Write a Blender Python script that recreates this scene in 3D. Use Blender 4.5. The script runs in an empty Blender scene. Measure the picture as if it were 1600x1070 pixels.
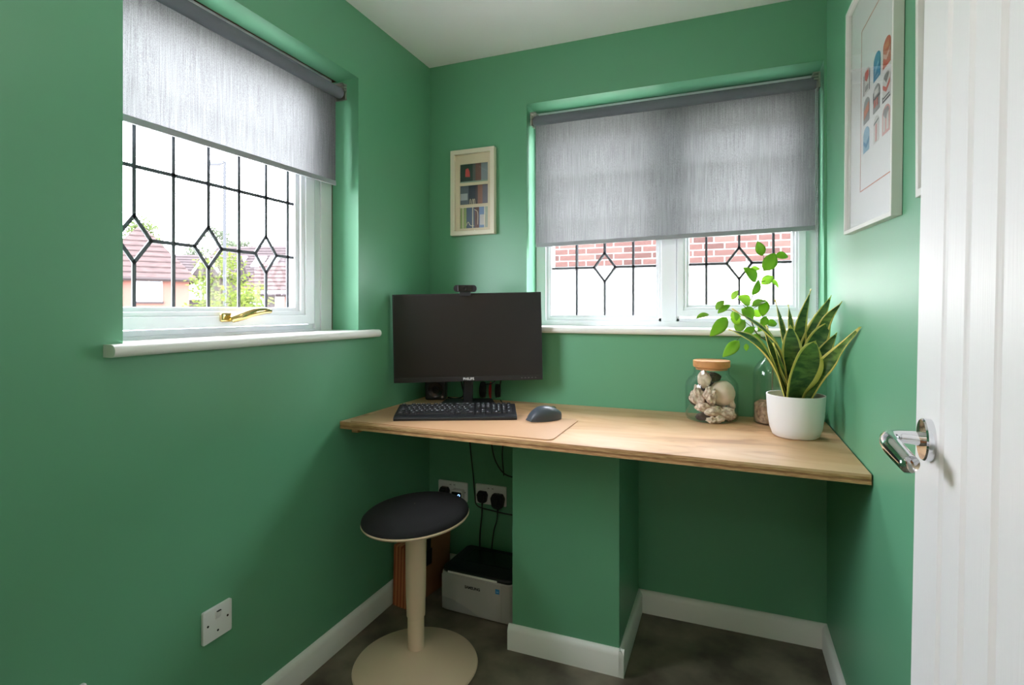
import bpy, bmesh, math, random
from mathutils import Matrix, Vector, noise
random.seed(7)
SC = bpy.context.scene
COL = SC.collection
PI = math.pi

# ------------------------------------------------------------------ camera
CAM = Vector((1.276, -2.18, 1.19))
YAW = math.atan(337/847.0)
cd = bpy.data.cameras.new('camera'); co = bpy.data.objects.new('camera', cd); COL.objects.link(co)
co.location = CAM; co.rotation_euler = (PI/2, 0, YAW)
cd.sensor_width = 36.0; cd.lens = 847/1600*36; cd.shift_y = -52/1600.0; cd.clip_start = 0.02; cd.clip_end = 400
SC.camera = co
VDIR = Vector((-math.sin(YAW), math.cos(YAW), 0)); RDIR = Vector((math.cos(YAW), math.sin(YAW), 0)); ZUP = Vector((0, 0, 1))

# ------------------------------------------------------------------ light
SC.view_settings.view_transform = 'Standard'; SC.view_settings.look = 'None'
SC.view_settings.gamma = 1.0; SC.view_settings.use_curve_mapping = False
SC.view_settings.exposure = 0.10
SKY = 26.0
W = bpy.data.worlds.new('overcast sky'); SC.world = W; W.use_nodes = True
wn = W.node_tree; wn.nodes.clear()
wo = wn.nodes.new('ShaderNodeOutputWorld'); wb = wn.nodes.new('ShaderNodeBackground')
wt = wn.nodes.new('ShaderNodeTexCoord'); ws = wn.nodes.new('ShaderNodeSeparateXYZ'); wr = wn.nodes.new('ShaderNodeValToRGB')
wn.links.new(wt.outputs['Generated'], ws.inputs[0]); wn.links.new(ws.outputs['Z'], wr.inputs[0])
wr.color_ramp.elements[0].position = 0.0; wr.color_ramp.elements[0].color = (0.95, 0.945, 1.04, 1)
wr.color_ramp.elements[1].position = 1.0; wr.color_ramp.elements[1].color = (0.97, 0.965, 1.07, 1)
wn.links.new(wr.outputs[0], wb.inputs[0]); wb.inputs[1].default_value = SKY
wn.links.new(wb.outputs[0], wo.inputs[0])
try:
    SC.cycles.max_bounces = 10; SC.cycles.diffuse_bounces = 6; SC.cycles.glossy_bounces = 4
    SC.cycles.transparent_max_bounces = 16; SC.cycles.transmission_bounces = 6
    SC.cycles.sample_clamp_indirect = 8.0
    SC.cycles.use_denoising = True
except Exception: pass

def light(name, kind, loc, energy, color=(1, 1, 1), rot=(0, 0, 0), size=(0.3, 0.3), portal=False):
    d = bpy.data.lights.new(name, kind); d.energy = energy; d.color = color
    if kind == 'AREA':
        d.shape = 'RECTANGLE'; d.size, d.size_y = size
        if portal: d.cycles.is_portal = True
    elif kind == 'POINT': d.shadow_soft_size = size[0]
    o = bpy.data.objects.new(name, d); COL.objects.link(o); o.location = loc; o.rotation_euler = rot
    return o
# portals only steer the sampling of the sky through the two windows
light('portal_left', 'AREA', (-0.24, -1.03, 1.57), 1, rot=(0, -PI/2, 0), size=(1.0, 1.1), portal=True)
light('portal_back', 'AREA', (1.03, 0.28, 1.57), 1, rot=(-PI/2, 0, 0), size=(1.14, 1.0), portal=True)
ROOM_FILL = 3.4; LANDING_FILL = 8.0  # strengths of the two added fill lights, neither in view
WARM = (1.0, 0.97, 0.93)

# ------------------------------------------------------------------ helpers
def srgb(r, g=None, b=None):
    if g is None: r, g, b = r
    def l(c):
        c /= 255.0
        return c/12.92 if c <= 0.04045 else ((c+0.055)/1.055)**2.4
    return (l(r), l(g), l(b), 1)

def mat(name, col, rough=0.5, metal=0.0, spec=0.5, grain=None, bump=None, emit=None, coat=0.0, sheen=0.0):
    """grain = (scale xyz, amount, second colour); bump = (scale xyz, strength)"""
    m = bpy.data.materials.new(name); m.use_nodes = True
    nt = m.node_tree; b = nt.nodes['Principled BSDF']
    b.inputs['Base Color'].default_value = col; b.inputs['Roughness'].default_value = rough
    b.inputs['Metallic'].default_value = metal; b.inputs['Specular IOR Level'].default_value = spec
    if coat: b.inputs['Coat Weight'].default_value = coat
    if sheen: b.inputs['Sheen Weight'].default_value = sheen
    def noise_tex(scale, detail=5):
        tc = nt.nodes.new('ShaderNodeTexCoord'); mp = nt.nodes.new('ShaderNodeMapping'); mp.inputs['Scale'].default_value = scale
        nz = nt.nodes.new('ShaderNodeTexNoise'); nz.inputs['Scale'].default_value = 1.0; nz.inputs['Detail'].default_value = detail
        nt.links.new(tc.outputs['Object'], mp.inputs[0]); nt.links.new(mp.outputs[0], nz.inputs['Vector'])
        return nz
    if grain:
        nz = noise_tex(grain[0]); cr = nt.nodes.new('ShaderNodeValToRGB')
        w = grain[1]
        cr.color_ramp.elements[0].position = 0.5-w; cr.color_ramp.elements[0].color = col
        cr.color_ramp.elements[1].position = 0.5+w; cr.color_ramp.elements[1].color = grain[2]
        nt.links.new(nz.outputs['Fac'], cr.inputs[0]); nt.links.new(cr.outputs[0], b.inputs['Base Color'])
    if bump:
        nz = noise_tex(bump[0], 3); bp = nt.nodes.new('ShaderNodeBump'); bp.inputs['Strength'].default_value = bump[1]
        bp.inputs['Distance'].default_value = 0.002
        nt.links.new(nz.outputs['Fac'], bp.inputs['Height']); nt.links.new(bp.outputs[0], b.inputs['Normal'])
    if emit:
        b.inputs['Emission Color'].default_value = emit[0]; b.inputs['Emission Strength'].default_value = emit[1]
    return m

def glass_mat(name, tint=(1, 1, 1, 1), refl=1.0, ior=1.45, rough=0.0):
    m = bpy.data.materials.new(name); m.use_nodes = True; nt = m.node_tree; nt.nodes.clear()
    o = nt.nodes.new('ShaderNodeOutputMaterial'); mx = nt.nodes.new('ShaderNodeMixShader')
    t = nt.nodes.new('ShaderNodeBsdfTransparent'); g = nt.nodes.new('ShaderNodeBsdfGlossy'); f = nt.nodes.new('ShaderNodeFresnel')
    t.inputs[0].default_value = tint; g.inputs['Roughness'].default_value = rough; f.inputs['IOR'].default_value = ior
    k = nt.nodes.new('ShaderNodeMath'); k.operation = 'MULTIPLY'; k.inputs[1].default_value = refl
    # back faces report an inverted index; take the shading-angle independent fresnel of the front
    geo = nt.nodes.new('ShaderNodeNewGeometry'); ml = nt.nodes.new('ShaderNodeMix'); ml.data_type = 'FLOAT'
    ml.inputs[2].default_value = ior; ml.inputs[3].default_value = 1.0/ior
    nt.links.new(geo.outputs['Backfacing'], ml.inputs[0]); nt.links.new(ml.outputs[0], f.inputs['IOR'])
    nt.links.new(f.outputs[0], k.inputs[0]); nt.links.new(k.outputs[0], mx.inputs[0])
    nt.links.new(t.outputs[0], mx.inputs[1]); nt.links.new(g.outputs[0], mx.inputs[2]); nt.links.new(mx.outputs[0], o.inputs[0])
    return m

class MB:
    def __init__(s): s.v = []; s.f = []; s.mi = []; s.M = Matrix.Identity(4); s.cur = 0
    def add(s, vs, fs):
        n = len(s.v)
        s.v += [tuple(s.M @ Vector(v)) for v in vs]
        for f in fs: s.f.append(tuple(i+n for i in f)); s.mi.append(s.cur)
        return s
    def box(s, x0, x1, y0, y1, z0, z1):
        vs = [(x, y, z) for x in (x0, x1) for y in (y0, y1) for z in (z0, z1)]
        return s.add(vs, [(0, 1, 3, 2), (4, 6, 7, 5), (0, 4, 5, 1), (2, 3, 7, 6), (0, 2, 6, 4), (1, 5, 7, 3)])
    def prism(s, pts, z0, z1):
        """closed 2D outline (counter-clockwise) extruded along z"""
        n = len(pts)
        vs = [(p[0], p[1], z0) for p in pts]+[(p[0], p[1], z1) for p in pts]
        fs = [tuple(range(n-1, -1, -1)), tuple(range(n, 2*n))]+[(i, (i+1) % n, n+(i+1) % n, n+i) for i in range(n)]
        return s.add(vs, fs)
    def lathe(s, prof, seg=48, caps=True):
        vs = []; fs = []
        for r, z in prof:
            for k in range(seg):
                a = 2*PI*k/seg; vs.append((r*math.cos(a), r*math.sin(a), z))
        for i in range(len(prof)-1):
            for k in range(seg):
                k2 = (k+1) % seg
                fs.append((i*seg+k, i*seg+k2, (i+1)*seg+k2, (i+1)*seg+k))
        if caps:
            fs.append(tuple(range(seg-1, -1, -1))); L = (len(prof)-1)*seg; fs.append(tuple(range(L, L+seg)))
        return s.add(vs, fs)
    def tube(s, path, r, seg=8, closed_ends=True):
        pts = [Vector(p) for p in path]; n = len(pts); vs = []; fs = []
        rr = r if hasattr(r, '__len__') else [r]*n
        t0 = (pts[1]-pts[0]).normalized(); up = Vector((0, 0, 1)) if abs(t0.z) < 0.9 else Vector((1, 0, 0))
        nrm = t0.cross(up).normalized()
        for i in range(n):
            t = (pts[min(i+1, n-1)]-pts[max(i-1, 0)]).normalized()
            nrm = (nrm-t*nrm.dot(t)).normalized(); bi = t.cross(nrm)
            for k in range(seg):
                a = 2*PI*k/seg; vs.append(pts[i]+(nrm*math.cos(a)+bi*math.sin(a))*rr[i])
        for i in range(n-1):
            for k in range(seg):
                k2 = (k+1) % seg; fs.append((i*seg+k, i*seg+k2, (i+1)*seg+k2, (i+1)*seg+k))
        if closed_ends: fs += [tuple(range(seg-1, -1, -1)), tuple(range((n-1)*seg, n*seg))]
        return s.add(vs, fs)
    def ring(s, x0, x1, z0, z1, w, y0, y1):
        """rectangular ring in the xz plane, mitred, width w (or l,r,b,t)"""
        l, r, b, t = w if hasattr(w, '__len__') else (w, w, w, w)
        o = [(x0, z0), (x1, z0), (x1, z1), (x0, z1)]; i = [(x0+l, z0+b), (x1-r, z0+b), (x1-r, z1-t), (x0+l, z1-t)]
        vs = [(p[0], y, p[1]) for y in (y0, y1) for p in o+i]; fs = []
        for k in range(4):
            k2 = (k+1) % 4
            fs += [(k, k2, 4+k2, 4+k), (8+k2, 8+k, 12+k, 12+k2), (k2, k, 8+k, 8+k2), (4+k, 4+k2, 12+k2, 12+k)]
        return s.add(vs, fs)
    def build(s, name, mats, parent=None, smooth=False, bevel=0, seg=2, angle=0.6):
        me = bpy.data.meshes.new(name); me.from_pydata(s.v, [], s.f)
        for m in (mats if isinstance(mats, (list, tuple)) else [mats]): me.materials.append(m)
        if any(s.mi): me.polygons.foreach_set('material_index', s.mi)
        bm = bmesh.new(); bm.from_mesh(me); bmesh.ops.recalc_face_normals(bm, faces=bm.faces); bm.to_mesh(me); bm.free()
        o = bpy.data.objects.new(name, me); COL.objects.link(o)
        if parent: o.parent = parent
        if smooth:
            me.polygons.foreach_set('use_smooth', [True]*len(me.polygons))
            if hasattr(me, 'set_sharp_from_angle'): me.set_sharp_from_angle(angle=angle)
        if bevel:
            md = o.modifiers.new('bevel', 'BEVEL'); md.width = bevel; md.segments = seg; md.limit_method = 'ANGLE'; md.angle_limit = 0.5
            md.harden_normals = False
        return o

def thing(name, label, cat, loc=(0, 0, 0), rot=(0, 0, 0), group=None):
    o = bpy.data.objects.new(name, None); COL.objects.link(o); o.empty_display_size = 0.05
    o.location = loc; o.rotation_euler = rot if hasattr(rot, '__len__') else (0, 0, rot)
    return tag(o, label, cat, group)
def tag(o, label, cat, group=None, kind=None):
    o['label'] = label; o['category'] = cat
    if group: o['group'] = group
    if kind: o['kind'] = kind
    return o
def struct(o): o['kind'] = 'structure'; return o
def bez(pts, n=24):
    """Catmull-Rom through the points"""
    P = [Vector(p) for p in pts]; P = [P[0]*2-P[1]]+P+[P[-1]*2-P[-2]]; out = []; m = len(P)-3
    for i in range(n+1):
        u = i/n*m; k = min(int(u), m-1); t = u-k; a, b, c, d = P[k:k+4]
        out.append(0.5*((2*b)+(c-a)*t+(2*a-5*b+4*c-d)*t*t+(3*b-a-3*c+d)*t**3))
    return out
def rrect(x0, x1, y0, y1, r, n=5):
    out = []
    for cx, cy, a0 in ((x1-r, y0+r, -PI/2), (x1-r, y1-r, 0), (x0+r, y1-r, PI/2), (x0+r, y0+r, PI)):
        for k in range(n+1):
            a = a0+PI/2*k/n; out.append((cx+r*math.cos(a), cy+r*math.sin(a)))
    return out
def text_geo(body, size, bold=0.0):
    c = bpy.data.curves.new('t', 'FONT'); c.body = body; c.size = size; c.align_x = 'CENTER'; c.align_y = 'CENTER'; c.resolution_u = 2; c.offset = size*bold
    o = bpy.data.objects.new('t', c); COL.objects.link(o)
    dg = bpy.context.evaluated_depsgraph_get(); dg.update()
    me = bpy.data.meshes.new_from_object(o.evaluated_get(dg))
    vs = [tuple(v.co) for v in me.vertices]; fs = [tuple(p.vertices) for p in me.polygons]
    bpy.data.objects.remove(o); bpy.data.curves.remove(c); bpy.data.meshes.remove(me)
    return vs, fs
def T(x, y, z): return Matrix.Translation((x, y, z))
def RX(a): return Matrix.Rotation(a, 4, 'X')
def RY(a): return Matrix.Rotation(a, 4, 'Y')
def RZ(a): return Matrix.Rotation(a, 4, 'Z')

# ------------------------------------------------------------------ materials
GREEN = mat('green satin wall paint', srgb(97, 160, 123), 0.42, spec=.6, bump=((90, 90, 90), 0.05), grain=((1.5, 1.5, 1.5), 0.3, srgb(101, 164, 127)))
CEIL = mat('white ceiling paint', srgb(246, 244, 244), 0.9)
WHITE = mat('white satin paint', srgb(236, 236, 230), 0.35)
PVC = mat('white window plastic', srgb(238, 240, 244), 0.3)
FLOORM = mat('dark stone effect vinyl', srgb(78, 70, 58), 0.5, grain=((6, 6, 6), 0.16, srgb(130, 121, 103)), bump=((60, 60, 60), 0.1))
OAK = mat('oak landing floor', srgb(176, 112, 58), 0.45, grain=((2, 30, 2), 0.2, srgb(140, 84, 40)))
CREAMWALL = mat('cream landing paint', srgb(236, 226, 208), 0.8)
BLACKP = mat('black plastic', srgb(22, 22, 24), 0.45)
BLACKG = mat('black glossy plastic', srgb(14, 14, 15), 0.25)
BRASS = mat('polished brass', srgb(214, 190, 128), 0.16, metal=1.0)
CHROME = mat('polished chrome', srgb(226, 226, 228), 0.06, metal=1.0)
STEEL = mat('dull steel', srgb(170, 165, 155), 0.3, metal=1.0)
LEAD = mat('grey lead strip', srgb(74, 78, 82), 0.45, metal=0.3)
PANE = glass_mat('clear window glass', (0.97, 0.98, 0.98, 1), 0.12)
JARGLASS = glass_mat('clear jar glass', (0.975, 0.985, 0.98, 1), 0.9)
PICGLASS = glass_mat('picture glass', (1, 1, 1, 1), 0.7)

# ------------------------------------------------------------------ setting: room shell
X1 = 1.6; CZ = 2.3; YF = -2.08
m = MB()      # inner leaf of the left wall with the window opening
for b in ((0, 1), ):
    m.box(-.10, 0, YF, 0.3, 0, 1.083); m.box(-.10, 0, YF, 0.3, 2.05, CZ)
    m.box(-.10, 0, YF, -1.363, 1.083, 2.05); m.box(-.1195, 0, -.518, 0.3, 1.083, 2.05)
struct(m.build('wall_left', GREEN))
BRICKOUT = mat('outer brick leaf', srgb(120, 80, 66), 0.9)
m = MB()
m.box(-.26, -.10, YF, 0.3, 0, 1.06); m.box(-.26, -.10, YF, 0.3, 2.06, CZ)
m.box(-.26, -.10, YF, -1.552, 1.06, 2.06); m.box(-.26, -.12, -.521, 0.3, 1.06, 2.06)
struct(m.build('wall_left_outer', BRICKOUT))
m = MB()
m.box(0, X1+.1, 0, .3, 0, 1.09); m.box(0, X1+.1, 0, .3, 2.068, CZ)
m.box(0, .476, 0, .3, 1.09, 2.068); m.box(1.591, X1+.1, 0, .3, 1.09, 2.068)
struct(m.build('wall_back', GREEN))
m = MB(); m.box(X1, X1+.1, YF, 0, 0, CZ); struct(m.build('wall_right', GREEN))
m = MB(); m.box(.05, .50, YF-.1, YF, 0, CZ); m.box(1.52, X1, YF-.1, YF, 0, CZ); m.box(.50, 1.52, YF-.1, YF, 2.0, CZ); m.box(0, .05, YF-.1, YF, 0, CZ)
struct(m.build('wall_front', GREEN))
m = MB(); m.box(-.26, X1+.1, -3.7, .3, CZ, CZ+.12); struct(m.build('ceiling', CEIL))
m = MB(); m.box(-.26, X1+.1, YF-.1, .3, -.12, 0); struct(m.build('floor', FLOORM))
m = MB(); m.box(-.26, X1+.1, -3.7, YF-.1, -.12, 0); struct(m.build('floor_landing', OAK))
m = MB(); m.box(-.26, -.16, -3.6, YF-.1, 0, CZ); m.box(X1, X1+.1, -3.6, YF-.1, 0, CZ); m.box(-.26, X1+.1, -3.7, -3.6, 0, CZ)
struct(m.build('wall_landing', CREAMWALL))
# boxed-in pier under the desk
PX0, PX1, PY = .572, .948, -.408
m = MB(); m.box(PX0, PX1, PY, 0, 0, .769); struct(m.build('wall_pier', GREEN, bevel=.002))

def board(name, a, b, nrm, h=.085, t=.017):
    """skirting along the floor from a to b with its back to the wall; nrm points into the room"""
    a = Vector(a+(0,)); b = Vector(b+(0,)); d = (b-a); L = d.length; d.normalize(); n = Vector(nrm+(0,))
    prof = [(0, 0), (t, 0), (t, h-.018), (t-.003, h-.010), (t-.008, h-.003), (.004, h), (0, h)]
    vs = []; k = len(prof)
    for s in (0, L):
        for p, q in prof: vs.append(a+d*s+n*p+ZUP*q)
    m = MB(); m.add(vs, [tuple(range(k)), tuple(range(2*k-1, k-1, -1))]+[(i, (i+1) % k, k+(i+1) % k, k+i) for i in range(k)])
    return struct(m.build(name, WHITE, smooth=True, angle=.7))
board('baseboard_left', (0, YF), (0, 0), (1, 0))
board('baseboard_back_left', (.017, 0), (PX0, 0), (0, -1))
board('baseboard_back', (PX1, 0), (X1, 0), (0, -1))
board('baseboard_pier_front', (PX0-.012, PY), (PX1+.017, PY), (0, -1))
board('baseboard_pier_side', (PX1, PY-.017), (PX1, -.0), (1, 0))
board('baseboard_right', (X1, YF), (X1, 0), (-1, 0))

# ------------------------------------------------------------------ windows
# local frame: x along the window, y outwards, z up
def pvc_ring(x0, x1, z0, z1, w, y, t=.06, step=.010):
    m = MB(); l, r, b, tt = w if hasattr(w, '__len__') else (w, w, w, w)
    m.ring(x0, x1, z0, z1, (l*.55, r*.55, b*.55, tt*.55), y, y+t)
    m.ring(x0+l*.55-.001, x1-r*.55+.001, z0+b*.55-.001, z1-tt*.55+.001, (l*.25, r*.25, b*.25, tt*.25), y+step*.6, y+t)
    m.ring(x0+l*.8-.002, x1-r*.8+.002, z0+b*.8-.002, z1-tt*.8+.002, (l*.2+.002, r*.2+.002, b*.2+.002, tt*.2+.002), y+step*1.6, y+t)
    return m
def lead_strip(m, pts, w, y, h=.004):
    for (xa, za), (xb, zb) in zip(pts[:-1], pts[1:]):
        d = Vector((xb-xa, 0, zb-za)); L = d.length; a = math.atan2(d.z, d.x)
        m.M = T(xa, y, za) @ RY(-a)
        m.prism([(-w*.3, -h*.5), (L+w*.3, -h*.5), (L+w*.3, h*.5), (-w*.3, h*.5)], -w/2, w/2)
        m.M = Matrix.Identity(4)
def leads(parent, xs, xd, x0, x1, z0, z1, zrows, hw, hh, y, w=.0075, faces=(0,)):
    zc = zrows[0]
    for fy in faces:
        for x in xs:
            m = MB()
            if x in xd:
                lead_strip(m, [(x, z0), (x, zc-hh)], w, y+fy); lead_strip(m, [(x, zc+hh), (x, z1)], w, y+fy)
                lead_strip(m, [(x, zc-hh), (x+hw, zc), (x, zc+hh), (x-hw, zc), (x, zc-hh)], w, y+fy)
                m.build('lead_diamond', LEAD, parent)
            else:
                lead_strip(m, [(x, z0), (x, z1)], w, y+fy); m.build('lead_strip', LEAD, parent)
        stops = [x0]
        for x in sorted(xd): stops += [x-hw, x+hw]
        stops.append(x1)
        for a, b in zip(stops[0::2], stops[1::2]):
            if b-a > .01:
                m = MB(); lead_strip(m, [(a, zc), (b, zc)], w, y+fy); m.build('lead_strip', LEAD, parent)
        for z in zrows[1:]:
            m = MB(); lead_strip(m, [(x0, z), (x1, z)], w, y+fy); m.build('lead_strip', LEAD, parent)

# left window: local x = world y mirrored along the wall, local y = -world x
w1 = bpy.data.objects.new('window_1', None); COL.objects.link(w1); struct(w1)
w1.rotation_euler = (0, 0, PI/2)          # local (x,y,z) -> world (-y, x, z)
fr = pvc_ring(-1.55, -.523, 1.065, 2.058, (.085, .105, .07, .06), .118, .07).build('window_frame', PVC, w1, bevel=.002)
sa = pvc_ring(-1.448, -.632, 1.138, 1.995, (.075, .076, .058, .062), .104, .055).build('window_sash', PVC, w1, bevel=.002)
m = MB(); m.box(-1.385, -.70, .132, .136, 1.185, 1.945); m.build('pane', PANE, w1)
leads(w1, [-1.466+.107, -1.253, -1.147, -1.04, -.934, -.828, -.734], [-1.253, -1.04, -.828], -1.375, -.708, 1.192, 1.94, [1.369, 1.555, 1.741], .044, .0595, .130, .0098)
# sill
def sill(parent, x0, x1, y0, y1, z0, z1, horn):
    m = MB(); t = z1-z0; n = 8; prof = []
    for k in range(n+1):
        a = PI/2+PI*k/n; prof.append((y0+t/2*.9*math.cos(a), (z0+z1)/2+t/2*math.sin(a)))
    prof += [(y1, z0), (y1, z1)]; q = len(prof)
    vs = [(x0, p, z) for p, z in prof]+[(x1, p, z) for p, z in prof]
    m.add(vs, [tuple(range(q)), tuple(range(2*q-1, q-1, -1))]+[(i, (i+1) % q, q+(i+1) % q, q+i) for i in range(q)])
    return m
m = sill(w1, -1.405, -.43, -.028, 0.001, 1.084, 1.112, 0); m.box(-1.362, -.519, 0, .12, 1.084, 1.112)
m.build('window_sill', WHITE, w1, smooth=True, angle=.8)
# brass handle on the bottom rail
m = MB()
m.M = T(-1.005, .104, 1.166); m.prism([(-.022, -.012), (.035, -.012), (.035, 0), (-.022, 0)], -.014, .014); m.M = Matrix.Identity(4)
hb = m.build('window_handle', BRASS, w1, bevel=.006, seg=3)
m = MB(); m.M = T(-.985, .092, 1.166) @ RX(PI/2); m.lathe([(.014, 0), (.014, .014), (.010, .022)], 20)
m.M = Matrix.Identity(4)
m.tube(bez([(-1.0, .084, 1.160), (-.975, .068, 1.170), (-.945, .062, 1.180), (-.905, .060, 1.185), (-.875, .062, 1.184)], 20), [.011+.004*math.sin(i/20*PI)-.004*(i/20) for i in range(21)], 12)
m.build('lever', BRASS, hb, smooth=True)

# back window
w2 = bpy.data.objects.new('window_2', None); COL.objects.link(w2); struct(w2)
FX0, FX1 = .478, 1.590
m = MB()
for y, k in ((.12, 0), (.127, .010)):
    pass
m.ring(FX0, FX1, 1.085, 2.066, (.045, .045, .055, .06), .120, .19)
m.ring(FX0+.044, FX1-.044, 1.139, 2.007, (.014, .014, .014, .014), .128, .19)
m.box(1.022, 1.082, .12, .19, 1.139, 2.007); m.box(1.010, 1.023, .128, .19, 1.139, 2.007); m.box(1.081, 1.094, .128, .19, 1.139, 2.007)
m.build('window_frame', PVC, w2, bevel=.002)
m = pvc_ring(FX0+.057, 1.011, 1.152, 1.994, .012, .132, .05, .004); m.build('glazing_bead', PVC, w2)
m = pvc_ring(1.085, 1.548, 1.160, 1.985, (.045, .045, .048, .045), .106, .06); m.build('window_sash', PVC, w2, bevel=.002)
m = MB(); m.box(.540, 1.015, .145, .149, 1.160, 1.988); m.build('pane', PANE, w2)
m = MB(); m.box(1.122, 1.512, .135, .139, 1.2, 1.945); m.build('pane', PANE, w2)
leads(w2, [.658, .782, .904], [.782], .546, 1.012, 1.164, 1.985, [1.371, 1.62, 1.80], .046, .062, .142, .0086, (0, .014))
leads(w2, [1.196, 1.318, 1.440], [1.318], 1.127, 1.505, 1.205, 1.94, [1.371, 1.62, 1.80], .046, .062, .132, .0086, (0, .014))
m = sill(w2, .44, X1-.003, -.024, 0.001, 1.091, 1.118, 0); m.box(.478, 1.59, 0, .122, 1.091, 1.118)
m.build('window_sill', WHITE, w2, smooth=True, angle=.8)

# ------------------------------------------------------------------ roller blinds
def fabric_mat(name, c1, c2, streak, mixf):
    mm = bpy.data.materials.new(name); mm.use_nodes = True; nt = mm.node_tree; nt.nodes.clear()
    o = nt.nodes.new('ShaderNodeOutputMaterial'); mx = nt.nodes.new('ShaderNodeMixShader'); d = nt.nodes.new('ShaderNodeBsdfDiffuse'); t = nt.nodes.new('ShaderNodeBsdfTranslucent')
    tc = nt.nodes.new('ShaderNodeTexCoord'); mp = nt.nodes.new('ShaderNodeMapping'); mp.inputs['Scale'].default_value = streak
    nz = nt.nodes.new('ShaderNodeTexNoise'); nz.inputs['Scale'].default_value = 1.0; nz.inputs['Detail'].default_value = 4
    mp2 = nt.nodes.new('ShaderNodeMapping'); mp2.inputs['Scale'].default_value = (650, 650, 380); nz2 = nt.nodes.new('ShaderNodeTexNoise'); nz2.inputs['Scale'].default_value = 1.0
    nt.links.new(tc.outputs['Object'], mp2.inputs[0]); nt.links.new(mp2.outputs[0], nz2.inputs['Vector'])
    ad = nt.nodes.new('ShaderNodeMath'); ad.operation = 'ADD'; ml = nt.nodes.new('ShaderNodeMath'); ml.operation = 'MULTIPLY'; ml.inputs[1].default_value = 0.5
    cr = nt.nodes.new('ShaderNodeValToRGB'); cr.color_ramp.elements[0].position = .36; cr.color_ramp.elements[0].color = c1; cr.color_ramp.elements[1].position = .64; cr.color_ramp.elements[1].color = c2
    nt.links.new(tc.outputs['Object'], mp.inputs[0]); nt.links.new(mp.outputs[0], nz.inputs['Vector'])
    nt.links.new(nz.outputs['Fac'], ad.inputs[0]); nt.links.new(nz2.outputs['Fac'], ad.inputs[1]); nt.links.new(ad.outputs[0], ml.inputs[0]); nt.links.new(ml.outputs[0], cr.inputs[0])
    mx.inputs[0].default_value = mixf
    nt.links.new(cr.outputs[0], d.inputs[0]); nt.links.new(cr.outputs[0], t.inputs[0])
    nt.links.new(d.outputs[0], mx.inputs[1]); nt.links.new(t.outputs[0], mx.inputs[2]); nt.links.new(mx.outputs[0], o.inputs[0])
    return mm
BLIND = fabric_mat('grey woven blind cloth', srgb(90, 91, 91), srgb(120, 122, 121), (420, 420, 9), 0.5)
ROLL = mat('grey rolled blind cloth', srgb(104, 108, 116), 0.8)
def roller_blind(label, x0, x1, zroll, zbot, loc, rotz, tilt=0, chain=False, frontroll=True):
    t = thing('roller_blind', label, 'blind', loc, rotz)
    r = .019
    m = MB(); n = 40; vs = []; fs = []
    for i in range(n+1):
        x = x0+(x1-x0)*i/n; s = .0012*math.sin(i*.7)
        for j in range(13):
            z = zroll+(zbot+tilt*i/n-zroll)*j/12; vs.append((x, r+s*j/12, z))
    for i in range(n):
        for j in range(12): a = i*13+j; fs.append((a, a+13, a+14, a+1))
    f = m.add(vs, fs).build('fabric', BLIND, t, smooth=True)
    m = MB(); m.M = T(x0, 0, zroll) @ RY(PI/2); m.lathe([(r, 0), (r+.001, .01), (r+.001, x1-x0-.01), (r, x1-x0)], 28); m.build('roller', ROLL, t, smooth=True)
    m = MB()
    d = math.atan2(tilt, x1-x0); m.M = T(x0, r, zbot) @ RY(-d); m.prism(rrect(0, x1-x0, -.004, .004, .003, 2), -.004, .012); m.build('bottom_bar', mat('grey hem bar', srgb(150, 152, 156), 0.6), t, smooth=True)
    for x, s in ((x0, -1), (x1, 1)):
        m = MB(); m.box(min(x+s*.004, x+s*.012), max(x+s*.004, x+s*.012), -.022, .026, zroll-.024, zroll+.034)
        m.box(min(x+s*.012, x-s*.012), max(x+s*.012, x-s*.012), -.02, .026, zroll+.030, zroll+.034)
        m.M = T(x, 0, zroll) @ RY(PI/2); m.lathe([(.016, -.004), (.016, .004)], 20)
        for k in range(3):
            m.M = T(x, -.024, zroll+.006+k*.010); m.box(-.010, .006, -.003, .003, -.002, .004)
        m.build('bracket', STEEL, t, bevel=.0015)
    if chain:
        m = MB()
        xs = x1+.0045
        for yy in (-.016, .016):
            z = zroll
            while z > chain:
                m.M = T(xs, yy, z); m.lathe([(.0005, -.0021), (.0019, -.001), (.0019, .001), (.0005, .0021)], 6); z -= .0058
        m.M = Matrix.Identity(4)
        m.tube([(xs, -.016, zroll), (xs, -.016, chain)], .0006, 4); m.tube([(xs, .016, zroll), (xs, .016, chain)], .0006, 4)
        m.tube(bez([(xs, -.016, chain), (xs, 0, chain-.012), (xs, .016, chain)], 8), .0018, 6)
        c = m.build('bead_chain', mat('grey bead chain', srgb(140, 143, 146), .4), t, smooth=True); c['kind'] = 'stuff'
    return t
roller_blind('grey roller blind half lowered over the left window with the brass handle', -1.345, -.578, 1.975, 1.640, (-.036, 0, 0), PI/2, .006)
roller_blind('wide grey roller blind with bead chain over the window facing the brick wall', .501, 1.570, 2.000, 1.462, (0, .028, 0), 0, .018, chain=1.13)

# ------------------------------------------------------------------ door, opened back against the right wall
DOORP = mat('white grained door paint', srgb(240, 239, 238), 0.4, bump=((220, 220, 5), 0.35))
d1 = bpy.data.objects.new('door_1', None); COL.objects.link(d1); struct(d1)
d1.location = (1.5165, -1.264, 0); d1.rotation_euler = (0, .0115, math.atan2(-.048, -1.096)+PI)   # local -x... set below
# local: x runs from the latch edge (0) towards the hinge, y is the visible face normal
ang = math.atan2(-1.096, -.048)
d1.rotation_mode = 'XYZ'
d1.matrix_world = T(1.504, -1.264, 0) @ RY(.017) @ RZ(ang)
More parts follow.
